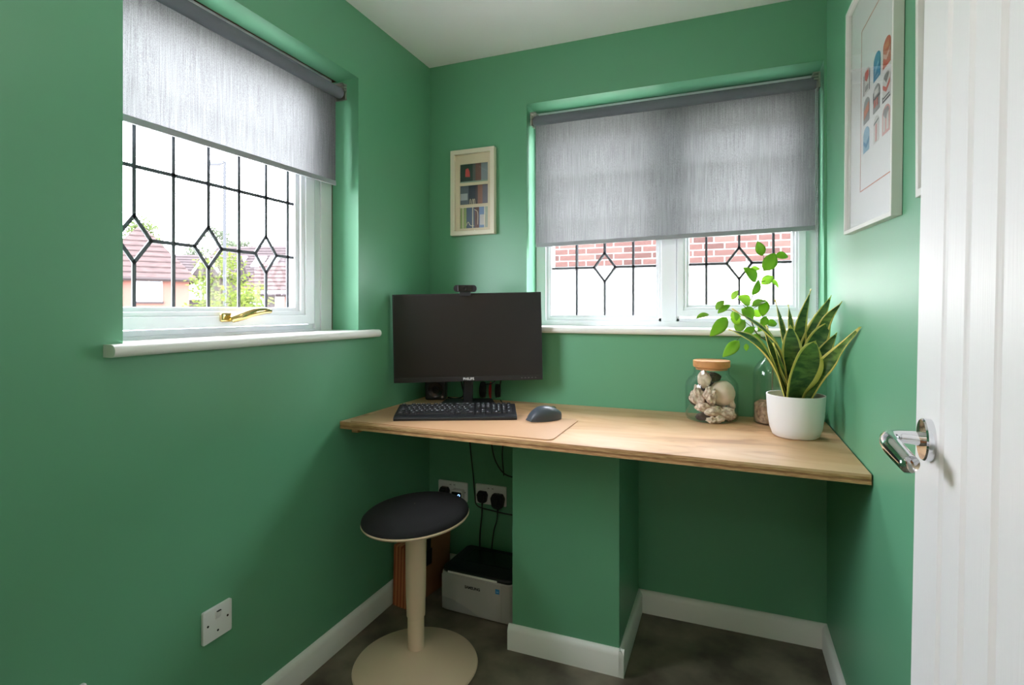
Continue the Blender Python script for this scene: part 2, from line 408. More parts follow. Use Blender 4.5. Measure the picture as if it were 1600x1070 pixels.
# with this turn local +x points to the hinge and local +y to the wall at the right... visible face is -y
cuts = [0, .115, .192, .276, .360, .444, .528, .612, .696, .755]
for a, b in zip(cuts[:-1], cuts[1:]):
    g = .0035
    m = MB(); m.prism([(a+(0 if a == 0 else g), .006), (a+(0 if a == 0 else g)+(0 if a == 0 else .006), 0), (b-g-.006, 0), (b-g, .006), (b-g, .016), (a+(0 if a == 0 else g), .016)], .012, 1.99)
    m.build('plank', DOORP, d1)
m = MB(); m.box(0, .755, .0155, .034, .012, 1.99); m.build('door_core', DOORP, d1)
# handle: rose, neck, lever
HX, HZ = .070, 1.022
m = MB(); m.M = T(HX, 0, HZ) @ RX(PI/2); m.lathe([(.027, 0), (.027, .008), (.0255, .010), (.011, .0105)], 40); hd = m.build('door_handle', CHROME, d1, smooth=True)
m = MB()
path = bez([(HX, -.008, HZ), (HX, -.024, HZ+.001), (HX+.002, -.037, HZ+.001), (HX+.009, -.046, HZ-.001), (HX+.028, -.048, HZ-.004), (HX+.052, -.044, HZ-.010), (HX+.076, -.039, HZ-.016), (HX+.079, -.038, HZ-.0165)], 32)
m.tube(path, [.009]*10+[.009+.0003*i for i in range(10)]+[.012-.0001*i for i in range(10)]+[.0095, .006, .001], 18)
m.build('lever', CHROME, hd, smooth=True)

# ------------------------------------------------------------------ desk
def wood_top():
    mm = bpy.data.materials.new('varnished plywood'); mm.use_nodes = True; nt = mm.node_tree; b = nt.nodes['Principled BSDF']
    b.inputs['Roughness'].default_value = .42
    tc = nt.nodes.new('ShaderNodeTexCoord'); mp = nt.nodes.new('ShaderNodeMapping'); mp.inputs['Scale'].default_value = (2.6, 9, 9)
    nz = nt.nodes.new('ShaderNodeTexNoise'); nz.inputs['Scale'].default_value = 1; nz.inputs['Detail'].default_value = 7; nz.inputs['Distortion'].default_value = 1.2
    cr = nt.nodes.new('ShaderNodeValToRGB'); e = cr.color_ramp.elements
    e[0].position = .30; e[0].color = srgb(170, 120, 78); e[1].position = .60; e[1].color = srgb(230, 188, 144)
    x = e.new(.44); x.color = srgb(220, 172, 124)
    nt.links.new(tc.outputs['Object'], mp.inputs[0]); nt.links.new(mp.outputs[0], nz.inputs['Vector']); nt.links.new(nz.outputs['Fac'], cr.inputs[0])
    nz3 = nt.nodes.new('ShaderNodeTexNoise'); nz3.inputs['Scale'].default_value = 6; nz3.inputs['Detail'].default_value = 3
    nt.links.new(tc.outputs['Object'], nz3.inputs['Vector'])
    mx = nt.nodes.new('ShaderNodeMix'); mx.data_type = 'RGBA'; mx.blend_type = 'MULTIPLY'; mx.inputs[0].default_value = .35
    nt.links.new(cr.outputs[0], mx.inputs[6]); nt.links.new(nz3.outputs['Fac'], mx.inputs[7]); nt.links.new(mx.outputs[2], b.inputs['Base Color'])
    return mm
PLY = wood_top()
PLYE = [mat('ply veneer pale', srgb(206, 166, 116), .7, grain=((30, 200, 200), .2, srgb(160, 116, 72))), mat('ply veneer dark', srgb(180, 134, 90), .7, grain=((30, 200, 200), .2, srgb(140, 100, 64)))]
DZ = .794
desk = thing('desk', 'varnished plywood worktop desk fitted wall to wall across the alcove', 'desk', (0, 0, 0))
F = [(0.003, -.625), (X1-.004, -.657), (X1-.004, -.003), (.003, -.003)]
m = MB(); m.prism(F, DZ-.006, DZ); m.build('desktop', PLY, desk)
for k in range(3):
    dd = .0012 if k % 2 else 0
    m = MB(); m.prism([(F[0][0], F[0][1]+dd), (F[1][0], F[1][1]+dd), F[2], F[3]], DZ-.025+k*.0063, DZ-.025+(k+1)*.0063+.0001); m.build('veneer', PLYE[k % 2 == 1], desk)
m = MB(); m.box(.003, .03, -.56, -.02, .742, .768); m.build('batten', PLYE[0], desk)
m = MB(); m.box(X1-.03, X1-.004, -.56, -.02, .742, .768); m.build('batten', PLYE[0], desk)

MAT_L = mat('tan leather', srgb(190, 148, 110), .5, grain=((4, 4, 4), .3, srgb(196, 156, 118)))
m = MB(); m.M = T(0, 0, 0); m.prism([(x, y) for x, y in rrect(.035, .785, -.622, -.300, .022, 6)], DZ+.0004, DZ+.0034)
o = m.build('desk_mat', MAT_L, bevel=.0006)
tag(o, 'tan leather desk mat with rounded corners lying under the keyboard', 'desk mat')
MATZ = DZ+.0036

# ------------------------------------------------------------------ monitor (local x to the right, y away from viewer)
def at(px, d, z): return CAM+VDIR*d+RDIR*((px-800)/847*d)-ZUP*CAM.z+ZUP*z
mc = at(731, 2.20, 0)
MW, MH = .602, .357
mon = thing('monitor', 'wide black flat screen monitor standing in the left corner of the desk', 'monitor', (mc.x, mc.y, DZ), YAW+.035)
zc = 1.076-DZ
SCREEN = mat('dark screen', srgb(20, 19, 20), 0.30, spec=.55)
def roll(m): m.M = T(0, 0, zc) @ RY(-.02)
m = MB(); roll(m); m.prism([(-MW/2, 0), (MW/2, 0), (MW/2, .018), (MW/2-.05, .026), (-MW/2+.05, .026), (-MW/2, .018)], -MH/2, MH/2); m.build('casing', BLACKP, mon, bevel=.002)
m = MB(); roll(m); m.ring(-MW/2, MW/2, -MH/2, MH/2, (.004, .004, .019, .005), -.003, .001); m.build('bezel', mat('dark grey bezel', srgb(34, 33, 35), .4), mon, bevel=.001)
m = MB(); roll(m); m.box(-MW/2+.004, MW/2-.004, -.0012, .0002, -MH/2+.019, MH/2-.005); m.build('screen', SCREEN, mon)
m = MB(); vs, fs = text_geo('PHILIPS', .014, .03); roll(m); m.M = m.M @ T(0, -.0034, -MH/2+.010) @ RX(PI/2); m.add(vs, fs); m.build('logo', mat('pale lettering', srgb(225, 225, 228), .4), mon)
for k in range(5):
    m = MB(); roll(m); x = MW/2-.085+k*.014; m.box(x-.003, x+.003, -.0034, -.003, -MH/2+.009, -MH/2+.0105); m.build('button_mark', mat('grey mark', srgb(130, 130, 134), .5), mon)
m = MB(); m.box(-.02, .02, .026, .052, .01, zc+.03); m.build('stand_column', BLACKP, mon, bevel=.006)
m = MB(); m.box(-.07, .07, .02, .05, zc-.06, zc+.06); m.build('mount_plate', BLACKP, mon, bevel=.004)
m = MB(); m.prism([(-.118, -.055), (.118, -.055), (.098, .115), (-.098, .115)], 0.0005, .016); m.build('stand_base', BLACKP, mon, bevel=.004)
# webcam clipped on the top edge
wc = thing('webcam', 'black webcam clipped to the top edge of the monitor', 'webcam', at(727, 2.19, DZ+zc+MH/2+.0015), YAW+.03)
m = MB(); m.M = RX(PI/2); m.prism(rrect(-.046, .046, .004, .031, .012, 5), -.012, .014); m.build('body', BLACKP, wc, smooth=True)
m = MB(); m.M = RX(PI/2); m.prism(rrect(-.029, .029, .005, .030, .004, 3), .0139, .0165); m.build('face_plate', BLACKG, wc, bevel=.001)
m = MB(); m.M = T(0, -.0165, .0175) @ RX(PI/2); m.lathe([(.010, 0), (.010, .0015), (.007, .002), (.004, .001)], 24); m.build('lens', mat('lens glass', srgb(8, 10, 16), .05), wc, smooth=True)
m = MB(); m.box(-.022, .022, -.017, -.0065, -.013, .004); m.box(-.022, .022, -.017, .034, .0, .004); m.box(-.018, .018, .0285, .034, -.05, .004); m.build('clip', BLACKP, wc, bevel=.001)

# objects and leads behind the monitor
b = at(682, 2.40, DZ)
sp = thing('speaker', 'small black box speaker in the desk corner behind the monitor', 'speaker', b, .4)
m = MB(); m.box(-.045, .045, -.04, .04, .0005, .085); m.build('case', BLACKP, sp, bevel=.008, seg=3)
m = MB(); m.M = T(0, -.04, .045) @ RX(PI/2); m.lathe([(.032, 0), (.032, .003), (.026, .001), (.010, -.0005)], 24); m.build('driver_cone', BLACKG, sp, smooth=True)
m = MB(); m.M = T(.03, -.0405, .014) @ RX(PI/2); m.lathe([(.005, 0), (.005, .002)], 12); m.build('jack', STEEL, sp)
b = at(768, 2.40, DZ)
hub = thing('headset', 'black headset with a red ear ring behind the monitor stand', 'headset', b, YAW-.2)
m = MB()
for s in (-.035, .035):
    m.M = T(s, 0, .04) @ RY(PI/2); m.lathe([(.02, -.014), (.036, -.012), (.038, 0), (.036, .012), (.02, .014)], 24)
m.build('ear_cup', BLACKP, hub, smooth=True)
m = MB(); m.M = T(.0, -.004, .04) @ RY(PI/2); m.lathe([(.034, -.004), (.039, -.002), (.039, .002), (.034, .004)], 28); m.build('red_ring', mat('red trim', srgb(190, 30, 40), .4), hub, smooth=True)
m = MB(); m.M = Matrix.Identity(4); m.tube([(math.cos(a)*.05, .0, .05+math.sin(a)*.06) for a in [i/16*PI for i in range(17)]], .006, 8); m.build('headband', BLACKP, hub, smooth=True)
def cable(label, pts, r=.003, n=40, matl=None, name='cable'):
    m = MB(); o = m.tube(bez(pts, n), r, 8).build(name, matl or BLACKP, smooth=True); tag(o, label, 'cable', 'black cables on and under the desk'); return o
cable('thin black cable looping beside the monitor stand', [at(775, 2.36, DZ+.012), at(780, 2.35, DZ+.05), at(783, 2.34, DZ+.105), at(780, 2.33, DZ+.14), at(772, 2.28, DZ+.09), at(752, 2.30, DZ+.075)])
cable('black cable trailing on the desk left of the monitor stand', [at(700, 2.36, DZ+.012), at(712, 2.34, DZ+.010), at(724, 2.33, DZ+.025), at(722, 2.33, DZ+.07), at(718, 2.31, DZ+.12)])
cable('black cable lying on the desk right of the monitor base', [at(782, 2.34, DZ+.0045), at(786, 2.22, DZ+.0045), at(783, 2.14, DZ+.0045), at(776, 2.10, DZ+.0045)], .0025)

# ------------------------------------------------------------------ keyboard
KB = mat('black keyboard shell', srgb(26, 27, 30), .38)
KEY = mat('black keycap', srgb(30, 31, 35), .42)
kb = thing('keyboard', 'full size black keyboard with white legends on the desk mat', 'keyboard', (.186, -.569, MATZ), .425)
KW, KD = .436, .152
sl = math.atan2(.018, KD)
m = MB(); m.M = RX(0)
prof = [(0, 0), (KD, 0), (KD, .030), (KD-.004, .033), (.022, .017), (.004, .012), (0, .008)]
vs = [(0, y, z) for y, z in prof]+[(KW, y, z) for y, z in prof]; q = len(prof)
m.add(vs, [tuple(range(q)), tuple(range(2*q-1, q-1, -1))]+[(i, (i+1) % q, q+(i+1) % q, q+i) for i in range(q)])
m.build('shell', KB, kb, bevel=.002)
rows = [
 [('esc', 1), (None, 1)]+[('F%d' % i, 1) for i in range(1, 5)]+[(None, .5)]+[('F%d' % i, 1) for i in range(5, 9)]+[(None, .5)]+[('F%d' % i, 1) for i in range(9, 13)],
 [(c, 1) for c in "`1234567890-="]+[('<-', 2)],
 [('tab', 1.5)]+[(c, 1) for c in 'QWERTYUIOP[]']+[('ent', 1.5)],
 [('caps', 1.75)]+[(c, 1) for c in "ASDFGHJKL;'#"]+[('', 1.25)],
 [('sh', 1.25)]+[(c, 1) for c in '\\ZXCVBNM,./']+[('shift', 2.75)],
 [('ctrl', 1.25), ('fn', 1.25), ('alt', 1.25), ('', 6.25), ('alt', 1.25), ('fn', 1.25), ('', 1.25), ('ctrl', 1.25)]]
nav = [['ps', 'sl', 'pb'], ['in', 'hm', 'pu'], ['dl', 'en', 'pd'], None, [None, '^', None], ['<', 'v', '>']]
pad = [['', '', '', ''], ['#', '/', '*', '-'], ['7', '8', '9', '+'], ['4', '5', '6', None], ['1', '2', '3', 'e'], ['0', None, '.', None]]
U = .0184; kx0 = .008; ky0 = .136
keymesh = MB().add([(-.5, -.5, 0), (.5, -.5, 0), (.5, .5, 0), (-.5, .5, 0), (-.42, -.40, 1), (.42, -.40, 1), (.42, .44, 1), (-.42, .44, 1)],
    [(3, 2, 1, 0), (4, 5, 6, 7), (0, 1, 5, 4), (1, 2, 6, 5), (2, 3, 7, 6), (3, 0, 4, 7)]).build('key', KEY, kb)
keys = []
def putkey(x, w, r, leg, h=1.0):
    y = ky0-r*.0193-(0.003 if r else 0)-(h-1)*.0193/2; z = .0165+(y-.022)*(.016/(KD-.026))
    keys.append((x+w*U/2, y, z, w*U-.0022, .0172*h+(h-1)*.002, leg))
for r, row in enumerate(rows):
    x = kx0
    for leg, w in row:
        if leg is not None: putkey(x, w, r, leg)
        x += w*U
for r, row in enumerate(nav):
    if row:
        for c, leg in enumerate(row):
            if leg is not None: putkey(kx0+15.2*U+c*U, 1, r, leg)
for r, row in enumerate(pad):
    for c, leg in enumerate(row):
        if leg is not None:
            putkey(kx0+18.4*U+c*U, 2 if leg == '0' else 1, r, leg, 2.0 if (c == 3 and leg in '+e' and leg) else 1.0)
legm = MB()
for i, (x, y, z, w, d, leg) in enumerate(keys):
    k = keymesh if i == 0 else keymesh.copy()
    if i: COL.objects.link(k)
    k.location = (x, y, z); k.scale = (w, d, .0055); k.rotation_euler = (.124, 0, 0)
    if leg:
        vs, fs = text_geo(leg, .0095 if len(leg) == 1 else .0062, .03)
        legm.M = T(x, y, z) @ RX(.124) @ T(0 if len(leg) > 1 else -.002, .001, .00575); legm.add(vs, fs)
lg = legm.build('key_legends', mat('white legend', srgb(225, 230, 236), .5), kb); lg['kind'] = 'stuff'

# ------------------------------------------------------------------ mouse
MOUSE = mat('graphite mouse plastic', srgb(66, 74, 82), .36)
mo = thing('mouse', 'dark graphite ergonomic mouse with thumb rest on the desk mat', 'mouse', (.668, -.345, MATZ), -.72)
def mouse_body():
    m = MB(); nu, nv = 24, 14; vs = []; fs = []
    for j in range(nv+1):
        v = j/nv                          # 0 rear, 1 front
        y = -.062+.124*v
        w = .040*math.sin(PI*min(1, max(0, .06+.88*v)))**.45
        h = .050*(math.sin(PI*(.05+.80*v**.8)))**.8
        for i in range(nu+1):
            a = PI*i/nu
            x = math.cos(a); z = math.sin(a)
            lean = .010*z
            bulge = .014*max(0, -x)**2*math.exp(-((v-.45)/.35)**2)*(1-z)
            vs.append((w*math.copysign(abs(x)**.75, x)-bulge+lean*.6, y, max(0, h*z**.8)))
    for j in range(nv):
        for i in range(nu): a = j*(nu+1)+i; fs.append((a, a+1, a+nu+2, a+nu+1))
    fs += [tuple(range(nu+1)), tuple(range(nv*(nu+1)+nu, nv*(nu+1)-1, -1))]
    for j in range(nv): fs.append((j*(nu+1), (j+1)*(nu+1), (j+1)*(nu+1)+nu, j*(nu+1)+nu))
    return m.add(vs, fs)
mouse_body().build('shell', MOUSE, mo, smooth=True)
m = MB(); m.M = T(.006, .036, .036) @ RY(PI/2); m.lathe([(.009, -.004), (.0105, -.003), (.0105, .003), (.009, .004)], 20); m.build('scroll_wheel', STEEL, mo, smooth=True)
m = MB(); m.tube(bez([(-.040, -.018, .028), (-.042, .005, .030), (-.038, .024, .026)], 10), .0035, 8); m.build('thumb_button', BLACKP, mo, smooth=True)
m = MB(); m.tube(bez([(.006, .012, .0475), (.006, .03, .0425), (.007, .050, .030), (.007, .058, .020)], 10), .0012, 6); m.build('button_seam', BLACKP, mo, smooth=True)
m = MB(); m.prism([(-.052, -.02), (-.058, .01), (-.046, .038), (-.03, .03), (-.03, -.03)], .0005, .008); m.build('thumb_rest', BLACKP, mo, bevel=.003)

# ------------------------------------------------------------------ jar of stones
CORK = mat('pale bamboo lid', srgb(206, 152, 100), .5, grain=((8, 120, 120), .2, srgb(186, 130, 80)))
JC = Vector((1.222, -.108, DZ))
jar = thing('glass_jar', 'squat clear glass jar with a wooden lid holding stones and shells', 'jar', JC)
prof_o = [(.001, .0005), (.075, .0005), (.084, .004), (.089, .016), (.090, .05), (.090, .118), (.087, .134), (.078, .148), (.066, .158), (.061, .166), (.060, .188)]
prof_i = [(r-.003 if r > .01 else r, z+(.004 if z < .01 else 0)) for r, z in prof_o]
m = MB(); m.lathe(prof_o+[(.058, .189)]+prof_i[::-1][0:], 56, caps=False); m.build('jar_body', JARGLASS, jar, smooth=True)
m = MB(); m.lathe([(.054, .180), (.054, .186), (.062, .190), (.063, .193), (.063, .212), (.061, .214), (.02, .2145), (.001, .2145)], 48); m.build('lid', CORK, jar, smooth=True, angle=.5)
STM = [mat('pale limestone', srgb(246, 230, 210), .85, grain=((3, 3, 3), .2, srgb(206, 180, 158)), bump=((4, 4, 4), 1.0)),
       mat('mottled grey stone', srgb(188, 158, 138), .85, grain=((5, 5, 5), .12, srgb(246, 228, 210)), bump=((14, 14, 14), 1.0)),
       mat('dark stone', srgb(112, 92, 80), .85, grain=((40, 40, 40), .2, srgb(60, 54, 50)), bump=((160, 160, 160), 1.0)),
       mat('smooth beige stone', srgb(246, 226, 204), .6, grain=((1.8, 1.8, 1.8), .3, srgb(226, 200, 176)), bump=((200, 200, 200), .25))]
def stone(name, label, cat, loc, size, rot, mi, rough_amp, group, seed):
    bm = bmesh.new(); bmesh.ops.create_icosphere(bm, subdivisions=4, radius=.5)
    sd = Vector((seed*3.7, seed*1.3, seed*2.1))
    for v in bm.verts:
        d = noise.noise(v.co*2.4+sd)*rough_amp+noise.noise(v.co*7+sd)*rough_amp*.55+noise.noise(v.co*15+sd)*rough_amp*.22
        v.co *= (1+d)
    me = bpy.data.meshes.new(name); bm.to_mesh(me); bm.free()
    me.polygons.foreach_set('use_smooth', [True]*len(me.polygons)); me.materials.append(STM[mi])
    o = bpy.data.objects.new(name, me); COL.objects.link(o); o.location = loc; o.scale = size; o.rotation_euler = rot
    return tag(o, label, cat, group)
G = 'stones and shells in the glass jar'
# lateral, towards viewer (+), height, size (w,d,h), material, roughness
ST = [('stone', 'large smooth round beige stone in the glass jar', .032, .020, .098, (.080, .074, .080), 3, .05),
 ('stone', 'pale squared stone at the top left inside the jar', -.036, .018, .148, (.042, .038, .052), 0, .25),
 ('stone', 'dark brown stone at the top inside the jar, behind the round one', .008, -.022, .150, (.056, .046, .034), 2, .25),
 ('sea_shell', 'ridged whelk shell against the left side of the jar', -.058, .022, .086, (.044, .046, .066), 1, .55),
 ('sea_shell', 'knobbly pale shell beside the round stone in the jar', -.020, .052, .092, (.036, .040, .056), 1, .55),
 ('stone', 'grey flat stone at mid height in the left of the jar', -.046, .046, .052, (.056, .040, .030), 1, .3),
 ('stone', 'speckled oval stone low in the middle of the jar', -.014, .058, .040, (.064, .036, .034), 1, .12),
 ('stone', 'pitted brown stone low in the jar under the round one', .034, .056, .032, (.058, .036, .040), 1, .25),
 ('stone', 'narrow upright stone against the right side of the jar', .060, .028, .066, (.028, .030, .046), 0, .3),
 ('stone', 'small pale pebble by the right side of the jar above the ribbed shell', .058, .034, .040, (.026, .024, .016), 0, .2),
 ('sea_shell', 'ribbed brown shell at the bottom right of the jar', .050, .040, .020, (.030, .030, .030), 1, .4),
 ('coral_piece', 'yellowish coral piece at the bottom middle of the jar', .000, .068, .014, (.038, .024, .020), 0, .5),
 ('stone', 'flat grey pebble at the bottom left of the jar', -.048, .052, .020, (.050, .036, .024), 2, .2),
 ('coral_piece', 'small cream holed coral piece at the bottom left of the jar', -.028, .072, .014, (.026, .018, .020), 0, .5),
 ('stone', 'brown stone at the back left inside the jar', -.040, -.036, .070, (.060, .056, .050), 2, .25),
 ('stone', 'grey stone at the back right inside the jar', .030, -.046, .050, (.064, .054, .054), 1, .25),
 ('stone', 'dark flat stone on the jar floor at the middle', .004, .006, .024, (.070, .060, .034), 2, .2),
 ('stone', 'brown rough stone at the back of the jar under the dark top one', -.006, -.036, .112, (.056, .050, .042), 2, .3)]
for i, (nm, lab, la, to, h, s, mi, ra) in enumerate(ST):
    stone(nm, lab, nm.replace('_', ' ').replace('sea ', '').replace(' piece', ''), JC+RDIR*la*.95-VDIR*to*.95+ZUP*h, tuple(1.10*q for q in s), (random.uniform(-.2, .2), random.uniform(-.3, .3), YAW+random.uniform(-.3, .3)), mi, ra, G, i+1)

# ------------------------------------------------------------------ bottle vase with the leafy cutting
BC = Vector((1.418, -.100, DZ))
vase = thing('glass_bottle', 'tall clear glass bottle behind the white pot with earth in it', 'bottle', BC)
po = [(.001, .0005), (.052, .0005), (.058, .005), (.060, .02), (.060, .170), (.056, .192), (.042, .212), (.028, .226), (.024, .238), (.024, .262), (.027, .265)]
m = MB(); m.lathe(po+[(.022, .265)]+[(r-.003 if r > .01 else r, z+(.004 if z < .01 else 0)) for r, z in po[::-1][1:]], 48, caps=False); m.build('bottle_body', JARGLASS, vase, smooth=True)
m = MB(); m.lathe([(.001, .006), (.052, .006), (.0565, .02), (.0565, .068), (.045, .074), (.02, .080), (.001, .082)], 40)
for i, v in enumerate(m.v):
    if v[2] > .06: m.v[i] = (v[0], v[1], v[2]+noise.noise(Vector(v)*60)*.010)
m.build('earth', mat('brown earth', srgb(112, 84, 60), .95, grain=((90, 90, 90), .2, srgb(176, 146, 112)), bump=((200, 200, 200), 1.0)), vase, smooth=True)

LEAF = mat('fresh green leaf', srgb(92, 158, 48), .42, grain=((25, 25, 25), .25, srgb(110, 178, 60)))
def leaf_trans(name, c, c2, tr, rough=.4, tmul=1.4, spec=.5):
    mm = mat(name, c, rough, spec=spec, grain=((25, 25, 25), .25, c2)); nt = mm.node_tree; b = nt.nodes['Principled BSDF']
    o = nt.nodes['Material Output']; t = nt.nodes.new('ShaderNodeBsdfTranslucent'); mx = nt.nodes.new('ShaderNodeMixShader'); mx.inputs[0].default_value = tr
    t.inputs[0].default_value = tuple(min(1, q*tmul) for q in c[:3])+(1,)
    nt.links.new(b.outputs[0], mx.inputs[1]); nt.links.new(t.outputs[0], mx.inputs[2]); nt.links.new(mx.outputs[0], o.inputs[0]); return mm
LEAF = leaf_trans('fresh green leaf', srgb(128, 168, 56), srgb(146, 186, 70), .42, .4, 1.6)
LEAF2 = leaf_trans('pale young leaf', srgb(170, 202, 90), srgb(184, 214, 110), .45, .4, 1.5)
STEM = mat('brown green stem', srgb(96, 96, 56), .6)
cut = thing('leafy_cutting', 'leafy green branch cutting standing in the glass bottle', 'plant', BC+Vector((0, 0, .075)))
PD = 1.86
def pxl(px, py, dd=0.0):
    d = PD+dd; p = CAM+VDIR*d+RDIR*((px-800)/847*d)+ZUP*((483-py)/847*d); return p-(BC+Vector((0, 0, .075)))
def c7(x, y, dd=0.0): return pxl(1050+x/2.971, 360+y/2.971, dd)
main = [Vector((0, 0, 0)), Vector((.003, .002, .12)), Vector((.004, .0, .19))]+[c7(395, 480), c7(372, 430, -.01), c7(348, 365, -.01), c7(372, 310), c7(395, 250, .01), c7(412, 190, .01), c7(425, 130, 0), c7(418, 95, 0)]
m = MB(); m.tube(bez(main, 50), [.0028-.0018*i/50 for i in range(51)], 6); m.build('stem', STEM, cut, smooth=True)
for br in ([c7(380, 455, -.01), c7(320, 410, -.03), c7(270, 370, -.04), c7(215, 385, -.05)], [c7(390, 470), c7(430, 450, .01), c7(455, 440, .02)], [c7(385, 470, -.01), c7(335, 480, -.03), c7(290, 520, -.04)],
           [c7(350, 370, -.01), c7(330, 345, -.02), c7(295, 310, -.03)], [c7(400, 240), c7(440, 235, .02), c7(460, 250, .03)], [c7(430, 130), c7(470, 112, .02), c7(520, 112, .03)], [c7(352, 372), c7(400, 350, .01), c7(425, 335, .02)]):
    m = MB(); m.tube(bez(br, 14), .0011, 5); m.build('twig', STEM, cut, smooth=True)
def leaf_mesh(base, tip, w, face, cup=.12, droop=.12, n=8):
    """an oval pointed leaf as a shallow trough with a midrib"""
    base = Vector(base); tip = Vector(tip); ax = tip-base; L = ax.length; ax.normalize()
    f = Vector(face); f = (f-ax*f.dot(ax)).normalized(); s = ax.cross(f); vs = []; fs = []
    for j in range(n+1):
        t = j/n; hw = w/2*(math.sin(PI*t**.85))**.8 if 0 < t < 1 else .0004
        cpos = base+ax*(L*t)+f*(math.sin(PI*t)*L*droop)
        for k in (-2, -1, 0, 1, 2):
            u = k/2; vs.append(cpos+s*(hw*u)+f*(abs(u)*hw*cup*2))
    for j in range(n):
        for k in range(4): a = j*5+k; fs.append((a, a+1, a+6, a+5))
    return vs, fs
FW = -VDIR+ZUP*.45
def leaf(bx, by, tx, ty, w, dd=0.0, mi=0, face=None, dt=0.0):
    vs, fs = leaf_mesh(c7(bx, by, dd), c7(tx, ty, dd+dt), 1.12*w/2.971/847*PD, face or (FW+Vector((random.uniform(-.5, .5), random.uniform(-.4, .4), random.uniform(-.2, .4)))))
    o = MB().add(vs, fs).build('leaf', LEAF2 if mi else LEAF, cut, smooth=True)
    md = o.modifiers.new('thick', 'SOLIDIFY'); md.thickness = .0006
for a in [(418, 118, 397, 50, 40, 0), (425, 188, 478, 105, 58, 0), (478, 120, 540, 122, 38, .02), (388, 240, 330, 172, 56, -.01), (372, 300, 402, 228, 36, -.02), (415, 250, 470, 212, 40, .02, 1),
          (445, 228, 497, 275, 42, .03, 1), (360, 185, 410, 178, 26, .04, 1), (278, 322, 306, 278, 26, -.03, 1), (205, 368, 242, 325, 30, -.05), (212, 384, 272, 345, 26, -.05), (362, 345, 305, 305, 50, -.02, 1),
          (172, 390, 110, 408, 24, -.05), (255, 402, 175, 492, 52, -.04), (370, 352, 440, 330, 40, .0), (430, 320, 420, 400, 44, .01), (322, 365, 378, 412, 60, -.01), (280, 375, 308, 445, 40, -.03, 1),
          (298, 470, 338, 415, 44, -.03), (438, 398, 412, 448, 34, .0), (440, 435, 488, 432, 36, .02), (312, 512, 235, 588, 46, -.04), (330, 485, 385, 448, 32, -.02), (362, 520, 410, 482, 38, .01),
          (345, 525, 345, 560, 20, -.02), (395, 545, 420, 512, 30, .03), (375, 372, 412, 400, 34, .03, 1), (300, 420, 285, 375, 30, -.04, 1), (400, 470, 440, 415, 30, .03)]:
    leaf(*a)

# ------------------------------------------------------------------ white pot with the variegated snake plant
PC = CAM+VDIR*1.69+RDIR*((1243-800)/847*1.69); PC.z = DZ
snake = thing('potted_snake_plant', 'snake plant with yellow edged leaves in a plain white pot', 'potted plant', PC)
m = MB(); m.lathe([(.001, .0005), (.058, .0005), (.066, .006), (.074, .03), (.080, .07), (.0835, .128), (.0835, .131), (.0795, .131), (.078, .110), (.001, .110)], 56, caps=False)
m.build('pot', mat('matt white ceramic', srgb(235, 235, 236), .5), snake, smooth=True, angle=.7)
m = MB(); m.lathe([(.001, .108), (.0775, .111), (.07, .116), (.035, .120), (.001, .121)], 36, caps=False)
for i, v in enumerate(m.v): m.v[i] = (v[0], v[1], v[2]+noise.noise(Vector(v)*80)*.004)
m.build('soil', mat('dark potting soil', srgb(70, 46, 32), .95, grain=((120, 120, 120), .2, srgb(110, 78, 56)), bump=((200, 200, 200), 1)), snake, smooth=True)
def snake_mat():
    mm = mat('banded snake leaf', srgb(52, 84, 44), .38); nt = mm.node_tree; b = nt.nodes['Principled BSDF']
    tc = nt.nodes.new('ShaderNodeTexCoord'); mp = nt.nodes.new('ShaderNodeMapping'); mp.inputs['Scale'].default_value = (22, 22, 60)
    nz = nt.nodes.new('ShaderNodeTexNoise'); nz.inputs['Scale'].default_value = 1; nz.inputs['Detail'].default_value = 3; nz.inputs['Distortion'].default_value = .6
    cr = nt.nodes.new('ShaderNodeValToRGB'); e = cr.color_ramp.elements; e[0].position = .38; e[0].color = srgb(58, 92, 46); e[1].position = .68; e[1].color = srgb(116, 148, 74)
    nt.links.new(tc.outputs['Object'], mp.inputs[0]); nt.links.new(mp.outputs[0], nz.inputs['Vector']); nt.links.new(nz.outputs['Fac'], cr.inputs[0]); nt.links.new(cr.outputs[0], b.inputs['Base Color']); return mm
SNK = snake_mat(); YEL = mat('yellow leaf margin', srgb(218, 204, 92), .4, grain=((30, 30, 30), .25, srgb(232, 220, 130)))
SD = 1.69
def c8(x, y, dd=0.0):
    px = 1130+x/5.63; py = 450+y/5.63; d = SD+dd
    return CAM+VDIR*d+RDIR*((px-800)/847*d)+ZUP*((483-py)/847*d)-PC
